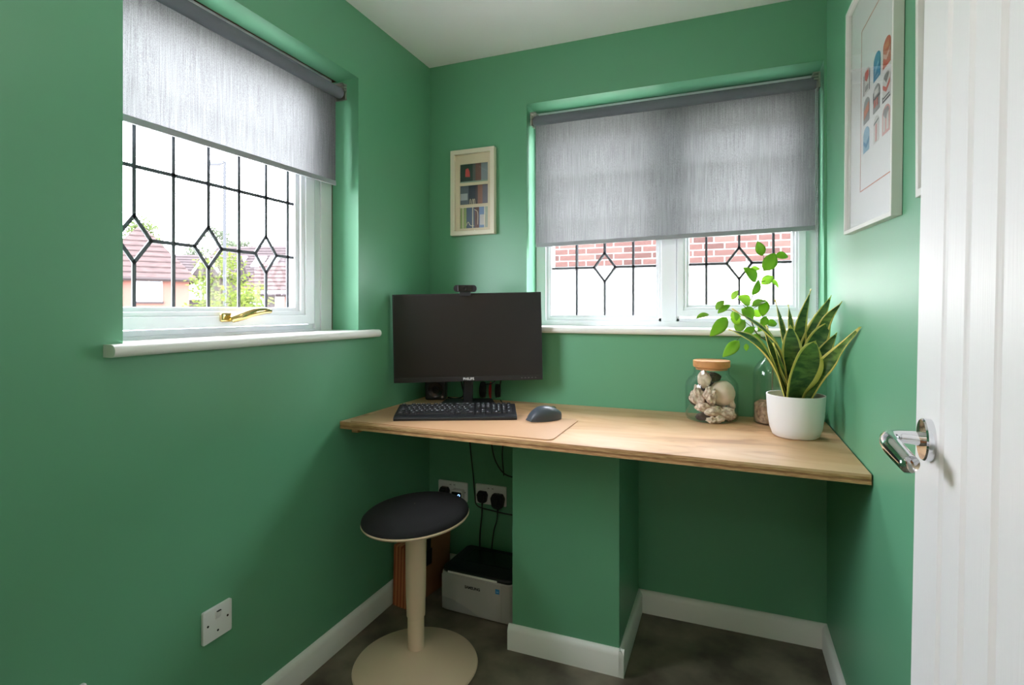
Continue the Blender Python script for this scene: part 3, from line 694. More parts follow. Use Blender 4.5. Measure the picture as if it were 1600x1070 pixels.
def blade(pts, w, face, cup=.25, twist=0.0, blunt=.0):
    P = bez([c8(*p) for p in pts], 20); vs = []; fs = []; mi = []
    n = len(P)-1; W = w/5.63/847*SD; cols = [-1, -.76, -.42, 0, .42, .76, 1]
    f0 = Vector(face)
    for j in range(n+1):
        t = j/n; ax = (P[min(j+1, n)]-P[max(j-1, 0)]).normalized()
        f = Matrix.Rotation(twist*t, 3, ax) @ f0; f = (f-ax*f.dot(ax)).normalized(); s = ax.cross(f)
        shp = (.62+.38*min(1, t/.45)) if t < .45 else max(0.015, (1-((t-.45)/.55)**(1.55+blunt)))
        hw = W/2*shp
        for u in cols: vs.append(P[j]+s*(hw*u)+f*(u*u*hw*cup+.003*math.sin(9*t+u*2)*abs(u)))
    m = MB()
    for j in range(n):
        for k in range(6):
            a = j*7+k; m.cur = 1 if k in (0, 5) or j == n-1 else 0
            m.add([], []); m.f.append((a, a+1, a+8, a+7)); m.mi.append(m.cur)
    m.v = [tuple(v) for v in vs]
    o = m.build('leaf', [SNK, YEL], snake, smooth=True, angle=1.2)
    md = o.modifiers.new('thick', 'SOLIDIFY'); md.thickness = .0018; md.offset = 0
V_, R_ = VDIR, RDIR
B = 1010
blade([(600, B, 0), (650, 850, -.030), (740, 640, -.045), (815, 462, -.030)], 285, -V_+R_*.25+ZUP*.3, .30, 0, .9)          # broad front blade
blade([(720, B, -.01), (850, 760, -.040), (1020, 560, -.10), (1205, 342, -.285)], 135, -V_*.75-R_*.85+ZUP*.4, .35, .2)          # sweeping right
blade([(555, B, -.01), (430, 700, -.04), (270, 475, -.05), (48, 362, -.04)], 160, -V_*.6+R_*.65+ZUP*.75, .35, -.1)            # sweeping left
blade([(600, B, .01), (500, 600, .0), (350, 372, -.01), (78, 182, -.02)], 115, -V_*.4+R_*.5+ZUP*.9, .35, -.1)                  # upper left
blade([(620, B, .005), (620, 800, .01), (600, 560, .005), (590, 322, .02)], 190, -V_-R_*.2+ZUP*.1, .25, .2, 1.5)                # middle blunt blade
blade([(640, B, .03), (650, 700, .05), (670, 350, .055), (772, 8, .05)], 160, -V_+R_*.1, .25, .25)                              # tallest
blade([(680, B, .03), (720, 640, .05), (820, 330, .05), (952, 62, .05)], 160, -V_-R_*.5, .25, .2)
blade([(700, B, .045), (780, 620, .07), (900, 300, .03), (1042, 122, -.06)], 115, -V_-R_*.6, .3, .3)
blade([(690, B, .02), (760, 640, .025), (840, 440, .03), (948, 290, .035)], 180, -V_-R_*.4+ZUP*.1, .3, .3, .8)
blade([(710, B, .01), (790, 760, .015), (890, 560, .01), (1002, 388, -.01)], 150, -V_-R_*.5+ZUP*.2, .35, .2)
blade([(600, B, .03), (560, 700, .045), (520, 380, .05), (456, 100, .05)], 90, -V_+R_*.5, .3, .2)
blade([(630, B, .05), (610, 640, .07), (592, 340, .08), (573, 142, .085)], 75, -V_+R_*.2, .3, .2)
blade([(670, B, .05), (700, 660, .07), (745, 400, .08), (806, 232, .085)], 100, -V_-R_*.2, .3, .2)
blade([(575, B, .0), (480, 760, -.01), (420, 560, -.005), (352, 352, .01)], 145, -V_*.7+R_*.7+ZUP*.2, .3, .1, .4)
blade([(590, B, .02), (530, 760, .015), (470, 520, .02), (376, 326, .03)], 72, -V_*.6+R_*.7+ZUP*.3, .3, .1)
blade([(590, B, -.012), (560, 860, -.02), (510, 700, -.025), (440, 480, -.02)], 70, -V_*.7+R_*.7+ZUP*.3, .3, .1)

# ------------------------------------------------------------------ pictures
CREAM = mat('cream painted frame', srgb(232, 222, 200), .5)
MATB = mat('cream mount board', srgb(224, 208, 180), .8)
pf = thing('picture_frame', 'cream box frame with three small scenes on the corner wall', 'picture frame', (.229, 0, 1.708))
m = MB(); m.ring(-.107, .107, -.190, .190, .020, -.028, -.001); m.build('frame', CREAM, pf, bevel=.002)
m = MB()
WX0, WX1 = -.066, .070
wins = [(.045, .128), (-.052, .032), (-.158, -.062)]
m.box(-.088, WX0, -.012, -.008, -.171, .171); m.box(WX1, .088, -.012, -.008, -.171, .171)
for z0, z1 in ((.128, .171), (.032, .045), (-.062, -.052), (-.171, -.158)): m.box(WX0, WX1, -.012, -.008, z0, z1)
m.build('mount', MATB, pf)
def flat(name, parent, col, x0, x1, z0, z1, y, t=.0004, rough=.5):
    m = MB(); m.box(x0, x1, y-t, y, z0, z1); return m.build(name, mat(name+' print', srgb(*col), rough), parent)
scene_cols = [[((40, 62, 54), 0, .45), ((92, 96, 92), .45, .55), ((120, 84, 72), .55, .75), ((136, 146, 152), .75, 1)],
              [((96, 106, 118), 0, .30), ((44, 50, 66), .30, .55), ((74, 66, 70), .55, .63), ((150, 106, 88), .63, .80), ((110, 106, 116), .8, 1)],
              [((150, 164, 104), 0, .22), ((78, 92, 120), .22, .52), ((110, 80, 76), .52, .68), ((122, 148, 188), .68, .9), ((170, 178, 160), .9, 1)]]
for (z0, z1), cols in zip(wins, scene_cols):
    bx = MB(); bx.box(WX0-.004, WX1+.004, -.0075, -.006, z0-.003, z1+.003); back = bx.build('scene_print', mat('print ground', srgb(90, 90, 90), .5), pf)
    for c, a, b in cols: flat('colour_band', back, c, WX0+(WX1-WX0)*a, WX0+(WX1-WX0)*b, z0, z1, -.0075)
    if z0 > 0:
        m = MB(); m.M = T(-.030, -.0078, z0+.045) @ RX(PI/2); m.prism([(-.012, -.018), (.012, -.020), (.010, .005), (.002, .020), (-.010, .016)], 0, .0006); m.build('red_shape', mat('red print', srgb(206, 74, 70), .5), back)
        m = MB(); m.box(WX0, WX1, -.0100, -.0078, z0, z0+.006); m.build('ledge', mat('grey green paper', srgb(150, 168, 150), .7), back)
    elif z0 > -.1:
        m = MB(); m.box(WX0, WX0+.036, -.0082, -.0078, z0+.02, z0+.05); m.build('pale_shape', mat('pale print', srgb(176, 182, 186), .6), back)
        m = MB()
        for x in (-.016, -.004, .004): m.tube(bez([(x-.003, -.0105, z0), (x-.002, -.0105, z0+.018), (x+.002, -.0105, z0+.022), (x+.004, -.0105, z0)], 10), .0011, 5)
        m.build('white_wire', CREAM, back)
    else:
        m = MB()
        for x in (-.052, -.004, .054): m.box(x-.002, x+.002, -.0105, -.0078, z0, z1+.004)
        m.box(WX0, WX1, -.0105, -.0078, z1-.004, z1); m.tube(bez([(.004, -.0095, z1-.014), (.020, -.0095, z1-.028), (.020, -.0095, z0+.014)], 10), .0014, 5)
        m.tube(bez([(-.036, -.0095, z0+.012), (-.026, -.0095, z0+.028), (-.016, -.0095, z0+.012), (.002, -.0095, z0+.010)], 10), .0014, 5)
        m.build('white_railing', CREAM, back)
        flat('gable_shape', back, (206, 198, 196), .030, .056, z0+.012, z0+.058, -.0078)
m = MB(); m.box(-.088, .088, -.0215, -.020, -.171, .171); m.build('glass', PICGLASS, pf)

FRW = mat('white picture moulding', srgb(222, 222, 216), .45)
PAPER = mat('white print paper', srgb(250, 250, 250), .6)
def wall_picture(label, y0, y1, z0, z1, t=.024, fw=.011, roll=0.0):
    """hangs on the right wall; local x = towards the back wall reversed (viewer's right is -y)"""
    p = thing('picture_frame', label, 'picture frame', (X1-.0008, (y0+y1)/2, (z0+z1)/2)); hw = (y1-y0)/2; hh = (z1-z0)/2
    p.rotation_euler = (roll, 0, 0)
    m = MB(); m.M = RZ(-PI/2); m.ring(-hw, hw, -hh, hh, fw, -t, 0); m.build('frame', FRW, p, bevel=.001)
    m = MB(); m.M = RZ(-PI/2); m.box(-hw+fw, hw-fw, -.004, -.001, -hh+fw, hh-fw); pr = m.build('print', PAPER, p)
    m = MB(); m.M = RZ(-PI/2); m.box(-hw+fw, hw-fw, -t+.006, -t+.0075, -hh+fw, hh-fw); m.build('glass', PICGLASS, p)
    return p, pr
PZ = 1.692
p, pr = wall_picture('large white framed print of nine small colourful emblems on the right wall', -.902, -.425, 1.388, 1.996, .019, .010, .045)
PYC = -.6635
def onprint(u, z, lay=0): return T(-.0042-lay*.0003, -u, z-PZ) @ RZ(-PI/2) @ RX(PI/2)   # u = offset from the frame centre towards the viewer
ORANGE = mat('orange ink', srgb(214, 128, 92), .6); REDI = mat('red ink', srgb(206, 88, 70), .6); BLUEI = mat('blue ink', srgb(48, 138, 178), .6)
GREYI = mat('grey ink', srgb(150, 150, 148), .6); BLKI = mat('black ink', srgb(46, 44, 46), .6); PINKI = mat('pink ink', srgb(226, 168, 160), .6); LBL = mat('pale blue ink', srgb(136, 184, 210), .6); OFFW = mat('off white ink', srgb(222, 220, 216), .6)
m = MB()
m.M = onprint(0, 0); ul, ur = -.113, .192; zt, zb = 1.895, 1.487
def strip(m, u0, u1, z0, z1, lay=1): m.M = Matrix.Identity(4); m.box(-.0042-lay*.0003-.0002, -.0042-lay*.0003+.0002, min(-u0, -u1), max(-u0, -u1), z0-PZ, z1-PZ)
for a in ((ul, ur, zt-.0022, zt), (ul, ur, zb, zb+.0022), (ul, ul+.0022, zb, zt), (ur-.0022, ur, zb, zt)): strip(m, *a)
m.build('border_line', ORANGE, pr)
def arch(w, h, n=8):
    out = [(-w/2, -h/2), (w/2, -h/2)]
    for k in range(n+1):
        a = PI*k/n; out.append((w/2*math.cos(a), h/2-w*.3+w*.3*math.sin(a)))
    return out
def emblem(u, z, w, h, base, deco):
    m = MB(); m.M = onprint(u, z, 1); m.prism(arch(w, h), 0, .0003); e = m.build('emblem', base, pr)
    for mt, poly in deco:
        m = MB(); m.M = onprint(u, z, 2); m.prism([(a*w, b*h) for a, b in poly], 0, .0004); m.build('emblem_shape', mt, e)
def bar(x0, x1, y0, y1): return [(x0, y0), (x1, y0), (x1, y1), (x0, y1)]
chev = lambda y: [(-.45, y+.2), (0, y), (.45, y+.2), (.45, y+.36), (0, y+.16), (-.45, y+.36)]
ew, eh = .062, .061
cx = [-.0505, .0465, .1305]; cz = [1.752, 1.679, 1.608]
emblem(cx[0], cz[0], ew, eh, OFFW, [(REDI, [(-.3, .1), (.0, -.05), (.3, .1), (.3, .38), (-.3, .38)]), (BLKI, bar(-.5, -.44, -.5, .3)), (BLKI, bar(.44, .5, -.5, .3)), (GREYI, bar(-.25, .25, -.4, -.2))])
emblem(cx[1], cz[0], ew, eh, BLUEI, [(LBL, [(-.3, -.3), (-.05, -.2), (.3, .0), (.2, .12), (-.3, -.1)]), (LBL, bar(-.1, .3, -.42, -.36))])
emblem(cx[2], cz[0], ew, eh, REDI, [(PINKI, chev(-.3)), (ORANGE, bar(-.3, .3, .1, .3))])
emblem(cx[0], cz[1], ew, eh, GREYI, [(ORANGE, [(-.4, -.3), (.4, -.1), (.4, .25), (-.4, .05)])])
emblem(cx[1], cz[1], ew, eh, GREYI, [(BLKI, bar(-.5, .5, -.02, .06)), (REDI, bar(-.35, -.15, -.3, -.02)), (REDI, bar(.0, .2, -.3, -.02)), (OFFW, bar(-.3, .3, .12, .34)), (BLKI, bar(-.5, -.44, -.1, .3))])
emblem(cx[2], cz[1], ew, eh, OFFW, [(REDI, chev(-.22)), (GREYI, [(-.35, .36), (0, .1), (.35, .36), (.2, .44), (-.2, .44)]), (BLKI, bar(-.5, .5, -.5, -.44)), (BLKI, bar(-.4, .4, -.38, -.33)), (BLKI, bar(-.5, -.44, -.5, -.28))])
emblem(cx[0], cz[2], ew, eh, LBL, [(BLUEI, chev(-.35))])
emblem(cx[1], cz[2], ew*.8, eh, OFFW, [(PINKI, bar(-.15, .15, -.45, .2)), (BLKI, [(-.4, .2), (.4, .3), (.4, .34), (-.4, .25)])])
emblem(cx[2], cz[2], ew, eh, PINKI, [(OFFW, bar(-.34, -.1, -.4, .2)), (OFFW, bar(.1, .34, -.4, .2)), (GREYI, [(-.4, .25), (0, .0), (.4, .25), (.25, .4), (-.25, .4)])])
wall_picture('white framed picture half hidden behind the open white door', -1.56, -1.052, 1.382, 2.08, .022, .013)

# ------------------------------------------------------------------ electrical fittings
SOCK = mat('white switch plastic', srgb(236, 236, 234), .35)
HOLE = mat('dark hole', srgb(16, 16, 16), .8)
def plate(name, label, cat, w, h, loc, rot, group=None):
    t = thing(name, label, cat, loc, rot, group)
    m = MB(); m.M = RX(PI/2); m.prism(rrect(-w/2, w/2, -h/2, h/2, .004, 3), .0004, .0085); m.build('plate', SOCK, t, bevel=.002)
    return t
def dot(t, name, x, z, r, y=-.0085, mt=HOLE, h=.0006):
    m = MB(); m.M = T(x, y, z) @ RX(PI/2); m.lathe([(r, -.0005), (r, h)], 12); return m.build(name, mt, t)
sw = plate('fused_switch', 'single white fused switch plate low on the left wall', 'switch', .088, .086, (0, -1.123, .354), PI/2)
m = MB(); m.M = RX(0); m.add([(-.008, -.0084, .010), (.008, -.0084, .010), (.008, -.0084, .030), (-.008, -.0084, .030), (-.008, -.0095, .010), (.008, -.0095, .010), (.008, -.0145, .030), (-.008, -.0145, .030)],
    [(0, 1, 2, 3), (7, 6, 5, 4), (0, 4, 5, 1), (1, 5, 6, 2), (2, 6, 7, 3), (3, 7, 4, 0)]); m.build('rocker', SOCK, sw, bevel=.001)
m = MB(); m.box(-.006, .006, -.0148, -.0105, .0300, .0312); m.build('rocker_mark', HOLE, sw)
dot(sw, 'screw', -.030, .002, .003); dot(sw, 'screw', .030, .002, .003); dot(sw, 'cable_hole', .0, -.022, .003)
def double_socket(label, loc, rot):
    t = plate('wall_socket', label, 'socket', .146, .086, loc, rot, 'white double wall sockets')
    for s in (-1, 1):
        m = MB(); m.box(s*.010-.006, s*.010+.006, -.0115, -.0084, .020, .036); m.build('rocker', SOCK, t, bevel=.001)
        m = MB(); m.box(s*.010-.004, s*.010+.004, -.0118, -.0114, .028, .030); m.build('rocker_mark', HOLE, t)
        for x, z in ((s*.036, .010), (s*.036-.011, -.010), (s*.036+.011, -.010)):
            m = MB(); m.box(x-.003, x+.003, -.0088, -.0084, z-.003, z+.003); m.build('pin_slot', HOLE, t)
        dot(t, 'screw', s*.062, .0, .0025)
    return t
double_socket('white double wall socket low on the left wall nearest the doorway', (0, -1.515, .352), PI/2)
S1 = (.124, 0, .371); S2 = (.312, 0, .376)
double_socket('white double wall socket above the round stool seat, holding the white charger', S1, 0)
double_socket('white double wall socket beside the green pier, holding two black plugs', S2, 0)
def plug(label, x, z, big=1.0):
    t = thing('plug', label, 'plug', (x, -.009, z), 0, 'black plugs in the wall sockets'); b = big
    m = MB(); m.M = RX(PI/2)
    m.prism([(-.020*b, -.022*b), (-.010*b, -.028*b), (.010*b, -.028*b), (.020*b, -.022*b), (.025*b, .006*b), (.017*b, .022*b), (-.017*b, .022*b), (-.025*b, .006*b)], .0, .020*b); m.build('plug_body', BLACKP, t, bevel=.004, seg=3)
    m = MB(); m.M = RX(PI/2); m.prism(rrect(-.011, .011, -.016, .014, .006, 3), .0195*b, .027*b); m.build('grip', BLACKP, t, bevel=.002)
    m = MB(); m.tube([(0, -.010, -.024*b), (0, -.011, -.040*b)], [.005, .0035], 8); m.build('cord_sleeve', BLACKP, t, smooth=True)
plug('black plug in the left half of the socket beside the pier', S2[0]-.036, S2[2]-.006)
plug('chunky black plug adaptor in the right half of the socket beside the pier', S2[0]+.038, S2[2]-.014, 1.25)
plug('black plug in the socket just behind the stool seat, beside the white charger', S1[0]-.036, S1[2]-.004)
ch = thing('charger', 'white square charger with a glowing ring in the wall socket', 'charger', (S1[0]+.034, -.009, S1[2]-.012))
m = MB(); m.M = RX(PI/2); m.prism(rrect(-.028, .028, -.032, .028, .008, 4), 0, .028); m.build('charger_body', SOCK, ch, bevel=.003)
m = MB(); m.M = RX(PI/2); m.prism(rrect(-.024, .024, -.028, .020, .004, 3), .0279, .0292); m.build('dark_face', BLACKG, ch)
m = MB(); m.M = T(.012, -.0293, .006) @ RX(PI/2); m.lathe([(.0035, 0), (.0035, .0008), (.0058, .0008), (.0058, 0)], 20, caps=False); m.build('light_ring', mat('lit ring', srgb(150, 190, 255), .4, emit=(srgb(140, 190, 255), 3.0)), ch)
cable('black cable hanging from under the desk past the left of the double plugs', [(.226, -.03, .768), (.216, -.030, .70), (.218, -.020, .58), (.230, -.016, .46), (.238, -.015, .37), (.252, -.018, .325), (.33, -.03, .318), (.42, -.03, .312), (.50, -.03, .318), (.568, -.03, .322)], .0028, 60)
cable('black cable looping under the desk beside the pier', [(.30, -.03, .768), (.318, -.03, .66), (.335, -.025, .55), (.375, -.02, .485), (.43, -.02, .470), (.50, -.02, .474), (.568, -.02, .478)], .0028, 50)
cable('short black cable hanging under the desk close to the pier', [(.35, -.05, .768), (.372, -.05, .72), (.385, -.045, .64), (.380, -.04, .56), (.384, -.033, .477)], .0028, 40)
cable('black mains cable dropping from the left plug to the printer', [(S2[0]-.036, -.020, S2[2]-.044), (S2[0]-.036, -.024, S2[2]-.09), (S2[0]-.046, -.022, .20), (S2[0]-.046, -.024, .10)], .0032, 30)
cable('black mains cable dropping from the chunky adaptor to the printer', [(S2[0]+.038, -.022, S2[2]-.062), (S2[0]+.036, -.026, S2[2]-.10), (S2[0]+.02, -.024, .22), (S2[0]+.006, -.024, .10)], .0026, 30)

# ------------------------------------------------------------------ printer
GREYP = mat('grey printer plastic', srgb(176, 174, 168), .5)
pt = thing('printer', 'grey and black laser printer on the floor under the desk', 'printer', (.372, -.290, 0), -.03)
PW, PDp, PH = .315, .235, .150
def pr_out(y0, y1, r=.028):
    return [(p[0], p[1]) for p in rrect(-PW/2, PW/2, y0, y1, r, 6)]
m = MB(); m.prism(pr_out(0, PDp), .004, PH); m.build('body', GREYP, pt, smooth=True, bevel=.003)
m = MB(); m.prism([(a*.985, .004+b*.985) for a, b in pr_out(0, PDp)], PH-.001, PH+.016); m.build('top_cover', BLACKP, pt, smooth=True, bevel=.006)
m = MB(); m.box(-.105, .105, .09, .20, PH+.0158, PH+.0175); m.build('output_tray', BLACKG, pt, bevel=.0005)
m = MB(); m.box(-.125, .090, .003, .012, PH-.002, PH+.008); m.build('paper_lip', mat('white lip', srgb(226, 224, 216), .5), pt, bevel=.002)
m = MB(); m.box(-.148, .110, -.0022, .0005, .012, PH-.004); fl = m.build('front_flap', GREYP, pt, bevel=.001)
m = MB(); m.M = T(0, -.0024, .008) @ RX(PI/2); m.prism([(-.147, .002), (-.147, .048), (-.10, .044), (-.03, .022), (.015, .002)], 0, .0004); m.build('curved_area', mat('darker grey tone', srgb(160, 160, 158), .5), fl)  # darker grey curved area at the lower left of the flap
m = MB(); vs, fs = text_geo('SAMSUNG', .0145, .05); m.M = T(-.012, -.0026, .112) @ RX(PI/2); m.add(vs, fs); m.build('logo', mat('dark lettering', srgb(26, 26, 28), .5), fl)
m = MB(); m.box(.086, .103, -.0028, -.0022, .112, .130); stk = m.build('blue_sticker', mat('blue sticker', srgb(52, 138, 196), .5), fl)
m = MB(); m.M = T(.0945, -.0029, .121) @ RX(PI/2); m.prism([(-.005, -.002), (.005, -.002), (.005, .0), (-.005, .0)], 0, .0002); m.build('sticker_mark', mat('pale sticker print', srgb(150, 200, 235), .5), stk)
for x in (-.12, .12):
    for y in (.04, .19):
        m = MB(); m.M = T(x, y, 0); m.lathe([(.01, .0002), (.01, .005)], 10); m.build('foot', BLACKP, pt)

# ------------------------------------------------------------------ expanding file standing in the corner
CARD = mat('brown file board', srgb(150, 104, 66), .7, grain=((6, 6, 6), .3, srgb(132, 90, 56)))
PLEAT = [mat('rust file paper', srgb(170, 92, 52), .75), mat('tan file paper', srgb(206, 144, 96), .75)]
fi = thing('expanding_file', 'brown expanding file with pleated end standing behind the stool', 'file', (.022, -.325, 0), (0, .03, -.16))
FT, FL, FH = .080, .265, .250
m = MB(); m.box(FT-.004, FT, -.004, FL, .0005, FH); m.build('front_board', CARD, fi, bevel=.001)
m = MB(); m.box(0, .004, -.004, FL, .0005, FH-.005); m.build('back_board', CARD, fi, bevel=.001)
n = 9
for k in range(n):
    x = .006+k*(FT-.014)/(n-1)
    m = MB(); m.prism([(x-.0038, .004), (x, -.006), (x+.0038, .004), (x+.003, FL-.01), (x-.003, FL-.01)], .001, FH-.006-.002*(k % 3)); m.build('pleat', PLEAT[k % 2], fi)
m = MB(); m.box(FT, FT+.0016, .105, .130, .16, FH+.004); m.box(FT-.03, FT+.0016, .105, .130, FH, FH+.002); m.prism([(FT+.0016, .100), (FT+.004, .100), (FT+.004, .136), (FT+.0016, .136)], .135, .20); m.build('strap', BLACKP, fi, bevel=.0005)

# ------------------------------------------------------------------ stool
BEIGE = mat('beige stool plastic', srgb(228, 202, 174), .5)
SEATC = mat('black seat cloth', srgb(26, 25, 26), .95, bump=((500, 500, 500), .4))
stl = thing('stool', 'round black seated perching stool on a beige pedestal base', 'stool', (.312, -.622, 0))
m = MB(); m.lathe([(.001, .0005), (.185, .0005), (.202, .004), (.206, .010), (.203, .015), (.17, .030), (.11, .048), (.06, .060), (.045, .066), (.001, .068)], 72); m.build('base', BEIGE, stl, smooth=True)
m = MB(); m.lathe([(.0275, .060), (.0275, .20), (.0275, .21)], 40); m.build('lower_column', BEIGE, stl, smooth=True)
m = MB(); m.lathe([(.0285, .172), (.0305, .174), (.0335, .28), (.0345, .44), (.0345, .470), (.050, .486)], 40); m.build('upper_column', BEIGE, stl, smooth=True)
seat_m = T(0, 0, .494) @ RZ(YAW) @ RY(-.075) @ RX(.03)
m = MB(); m.M = seat_m; m.lathe([(.045, -.016), (.06, -.016), (.15, -.008), (.174, .001), (.1785, .007), (.1765, .011), (.165, .012), (.001, .012)], 72, caps=False); m.build('seat_shell', BEIGE, stl, smooth=True)
m = MB(); m.M = seat_m; m.lathe([(.1755, .009), (.1772, .014), (.175, .021), (.165, .029), (.14, .038), (.10, .045), (.05, .049), (.001, .050)], 72, caps=False); m.build('seat_cushion', SEATC, stl, smooth=True)
m = MB(); m.M = T(.02, -.034, .462) ; m.box(-.008, .008, -.004, .003, -.004, .004); m.build('height_catch', BEIGE, stl, bevel=.002)

# ------------------------------------------------------------------ fill lights added out of view
cl = thing('pendant_fill', 'white opal fill globe added unseen to brighten the study', 'lamp', (.72, -1.50, CZ))  # glowing globe on a cord, added out of view to lift the room
m = MB(); m.lathe([(.045, -.0005), (.045, -.012), (.02, -.025)], 32); m.build('fill_rose', WHITE, cl, smooth=True)
m = MB(); m.tube([(0, 0, -.02), (0, 0, -.24)], .003, 8); m.build('fill_cord', WHITE, cl, smooth=True)
m = MB(); m.lathe([(.02, -.235), (.025, -.24), (.025, -.265)], 24); m.build('fill_holder', WHITE, cl, smooth=True)
GR = .09
m = MB(); m.M = T(0, 0, -.262-GR); m.lathe([(GR*math.sin(PI*k/24)+.0005, GR*math.cos(PI*k/24)) for k in range(25)], 40); m.build('globe', mat('opal fill globe', srgb(250, 248, 244), .5, emit=((1, .94, .91, 1), ROOM_FILL/(PI*4*PI*GR*GR))), cl, smooth=True)
light('landing_fill', 'POINT', (.75, -2.9, 2.05), LANDING_FILL, (1.0, .94, .90), size=(.10, .10))  # unseen point light added on the landing as fill from the camera side

# ------------------------------------------------------------------ outside
GZ = -2.65
m = MB(); m.box(-90, 60, -30, 120, GZ-.2, GZ); struct(m.build('ground', mat('grass and tarmac', srgb(156, 156, 148), .95, spec=.1, grain=((.15, .15, .15), .1, srgb(166, 166, 162)))))
# neighbour's wall behind the back window: separate bricks where they show, brick texture above
BR = [mat('red brick %s' % k, srgb(*c), .95, spec=.05, grain=((25, 25, 25), .25, srgb(*c2))) for k, c, c2 in (('dark', (60, 44, 41), (53, 39, 36)), ('mid', (69, 51, 47), (61, 45, 42)), ('pale', (78, 59, 54), (69, 52, 48)))]
MORT = mat('pale mortar', srgb(112, 107, 103), .95, spec=.05)
def brick_tex():
    mm = mat('brickwork', srgb(86, 58, 50), .95, spec=.05); nt = mm.node_tree; b = nt.nodes['Principled BSDF']
    tc = nt.nodes.new('ShaderNodeTexCoord'); sp_ = nt.nodes.new('ShaderNodeSeparateXYZ'); cb = nt.nodes.new('ShaderNodeCombineXYZ'); bt = nt.nodes.new('ShaderNodeTexBrick')
    nt.links.new(tc.outputs['Object'], sp_.inputs[0]); nt.links.new(sp_.outputs[0], cb.inputs[0]); nt.links.new(sp_.outputs[2], cb.inputs[1]); nt.links.new(cb.outputs[0], bt.inputs['Vector'])
    bt.inputs['Scale'].default_value = 1; bt.inputs['Brick Width'].default_value = .225; bt.inputs['Row Height'].default_value = .075; bt.inputs['Mortar Size'].default_value = .006
    bt.inputs['Color1'].default_value = srgb(60, 44, 41); bt.inputs['Color2'].default_value = srgb(78, 59, 54); bt.inputs['Mortar'].default_value = srgb(112, 107, 103)
    nt.links.new(bt.outputs[0], b.inputs['Base Color']); return mm
NY = 4.30
nb = thing('neighbour_wall', 'red brick house wall with a white rendered base outside the back window', 'wall', (0, NY, GZ)); nb['kind'] = 'structure'
ZB = 1.715-GZ
m = MB(); m.box(-2.0, 4.5, 0, .3, 0, ZB-.055); m.build('rendered_base', mat('white render', srgb(188, 185, 178), .95, spec=.05), nb)
m = MB(); m.box(-2.0, 4.5, -.008, .3, ZB-.055, ZB-.004); m.build('render_edge', mat('grey render edge', srgb(88, 86, 86), .95, spec=.05), nb)
m = MB(); m.box(-2.0, 4.5, .007, .3, ZB-.004, ZB+.75+.004); m.build('mortar_bed', MORT, nb)
m = MB(); m.box(-2.0, 4.5, .004, .3, ZB+.754, ZB+2.0); m.build('upper_brickwork', brick_tex(), nb)
bmsh = [None]*3
for r in range(10):
    for c in range(22):
        k = random.choice((0, 1, 1, 2))
        x = -1.9+c*.225+(.1125 if r % 2 else 0); z = ZB+r*.075
        if bmsh[k] is None:
            mm = MB(); mm.box(.002, .211, 0, .05, .002, .062); o = mm.build('brick', BR[k], nb); bmsh[k] = o
        else:
            o = bmsh[k].copy(); COL.objects.link(o)
        o.location = (x, random.uniform(-.002, .003), z)

# houses across the street: placed by distance from the window along the street view
def house_local(px, d, rot): return at(px, d, GZ), rot
HZW = {}
TILE = mat('brown roof tiles', srgb(66, 56, 54), .95, spec=.05, grain=((3, 3, 14), .2, srgb(54, 46, 45)))
TILE2 = mat('dark roof tiles', srgb(60, 54, 54), .95, spec=.05, grain=((3, 3, 14), .2, srgb(50, 45, 45)))
PINK = mat('pink brick wall', srgb(104, 72, 64), .95, spec=.05, grain=((9, 9, 26), .2, srgb(98, 68, 60)))
DARKT = mat('dark timber cladding', srgb(50, 45, 45), .95, spec=.05)
WFR = mat('white house joinery', srgb(170, 172, 174), .5)
HPANE = mat('house window glass', srgb(108, 116, 122), .15)
SKYL = mat('roof window glass', srgb(190, 200, 208), .12)
def hwindow(parent, x, z, w, h, y=0.0, n=2, mats=None):
    m = MB(); m.ring(x-w/2, x+w/2, z, z+h, .06, y-.05, y+.02)
    for k in range(1, n): xx = x-w/2+w*k/n; m.box(xx-.035, xx+.035, y-.05, y+.02, z+.05, z+h-.05)
    f = m.build('window', WFR, parent)
    for k in range(n):
        m = MB(); m.box(x-w/2+w*k/n+.04, x-w/2+w*(k+1)/n-.04, y-.02, y-.01, z+.05, z+h-.05); m.build('pane', HPANE, f)
    m = MB(); m.box(x-w/2-.05, x+w/2+.05, y-.08, y, z-.09, z); m.build('window_sill', DARKT, f)
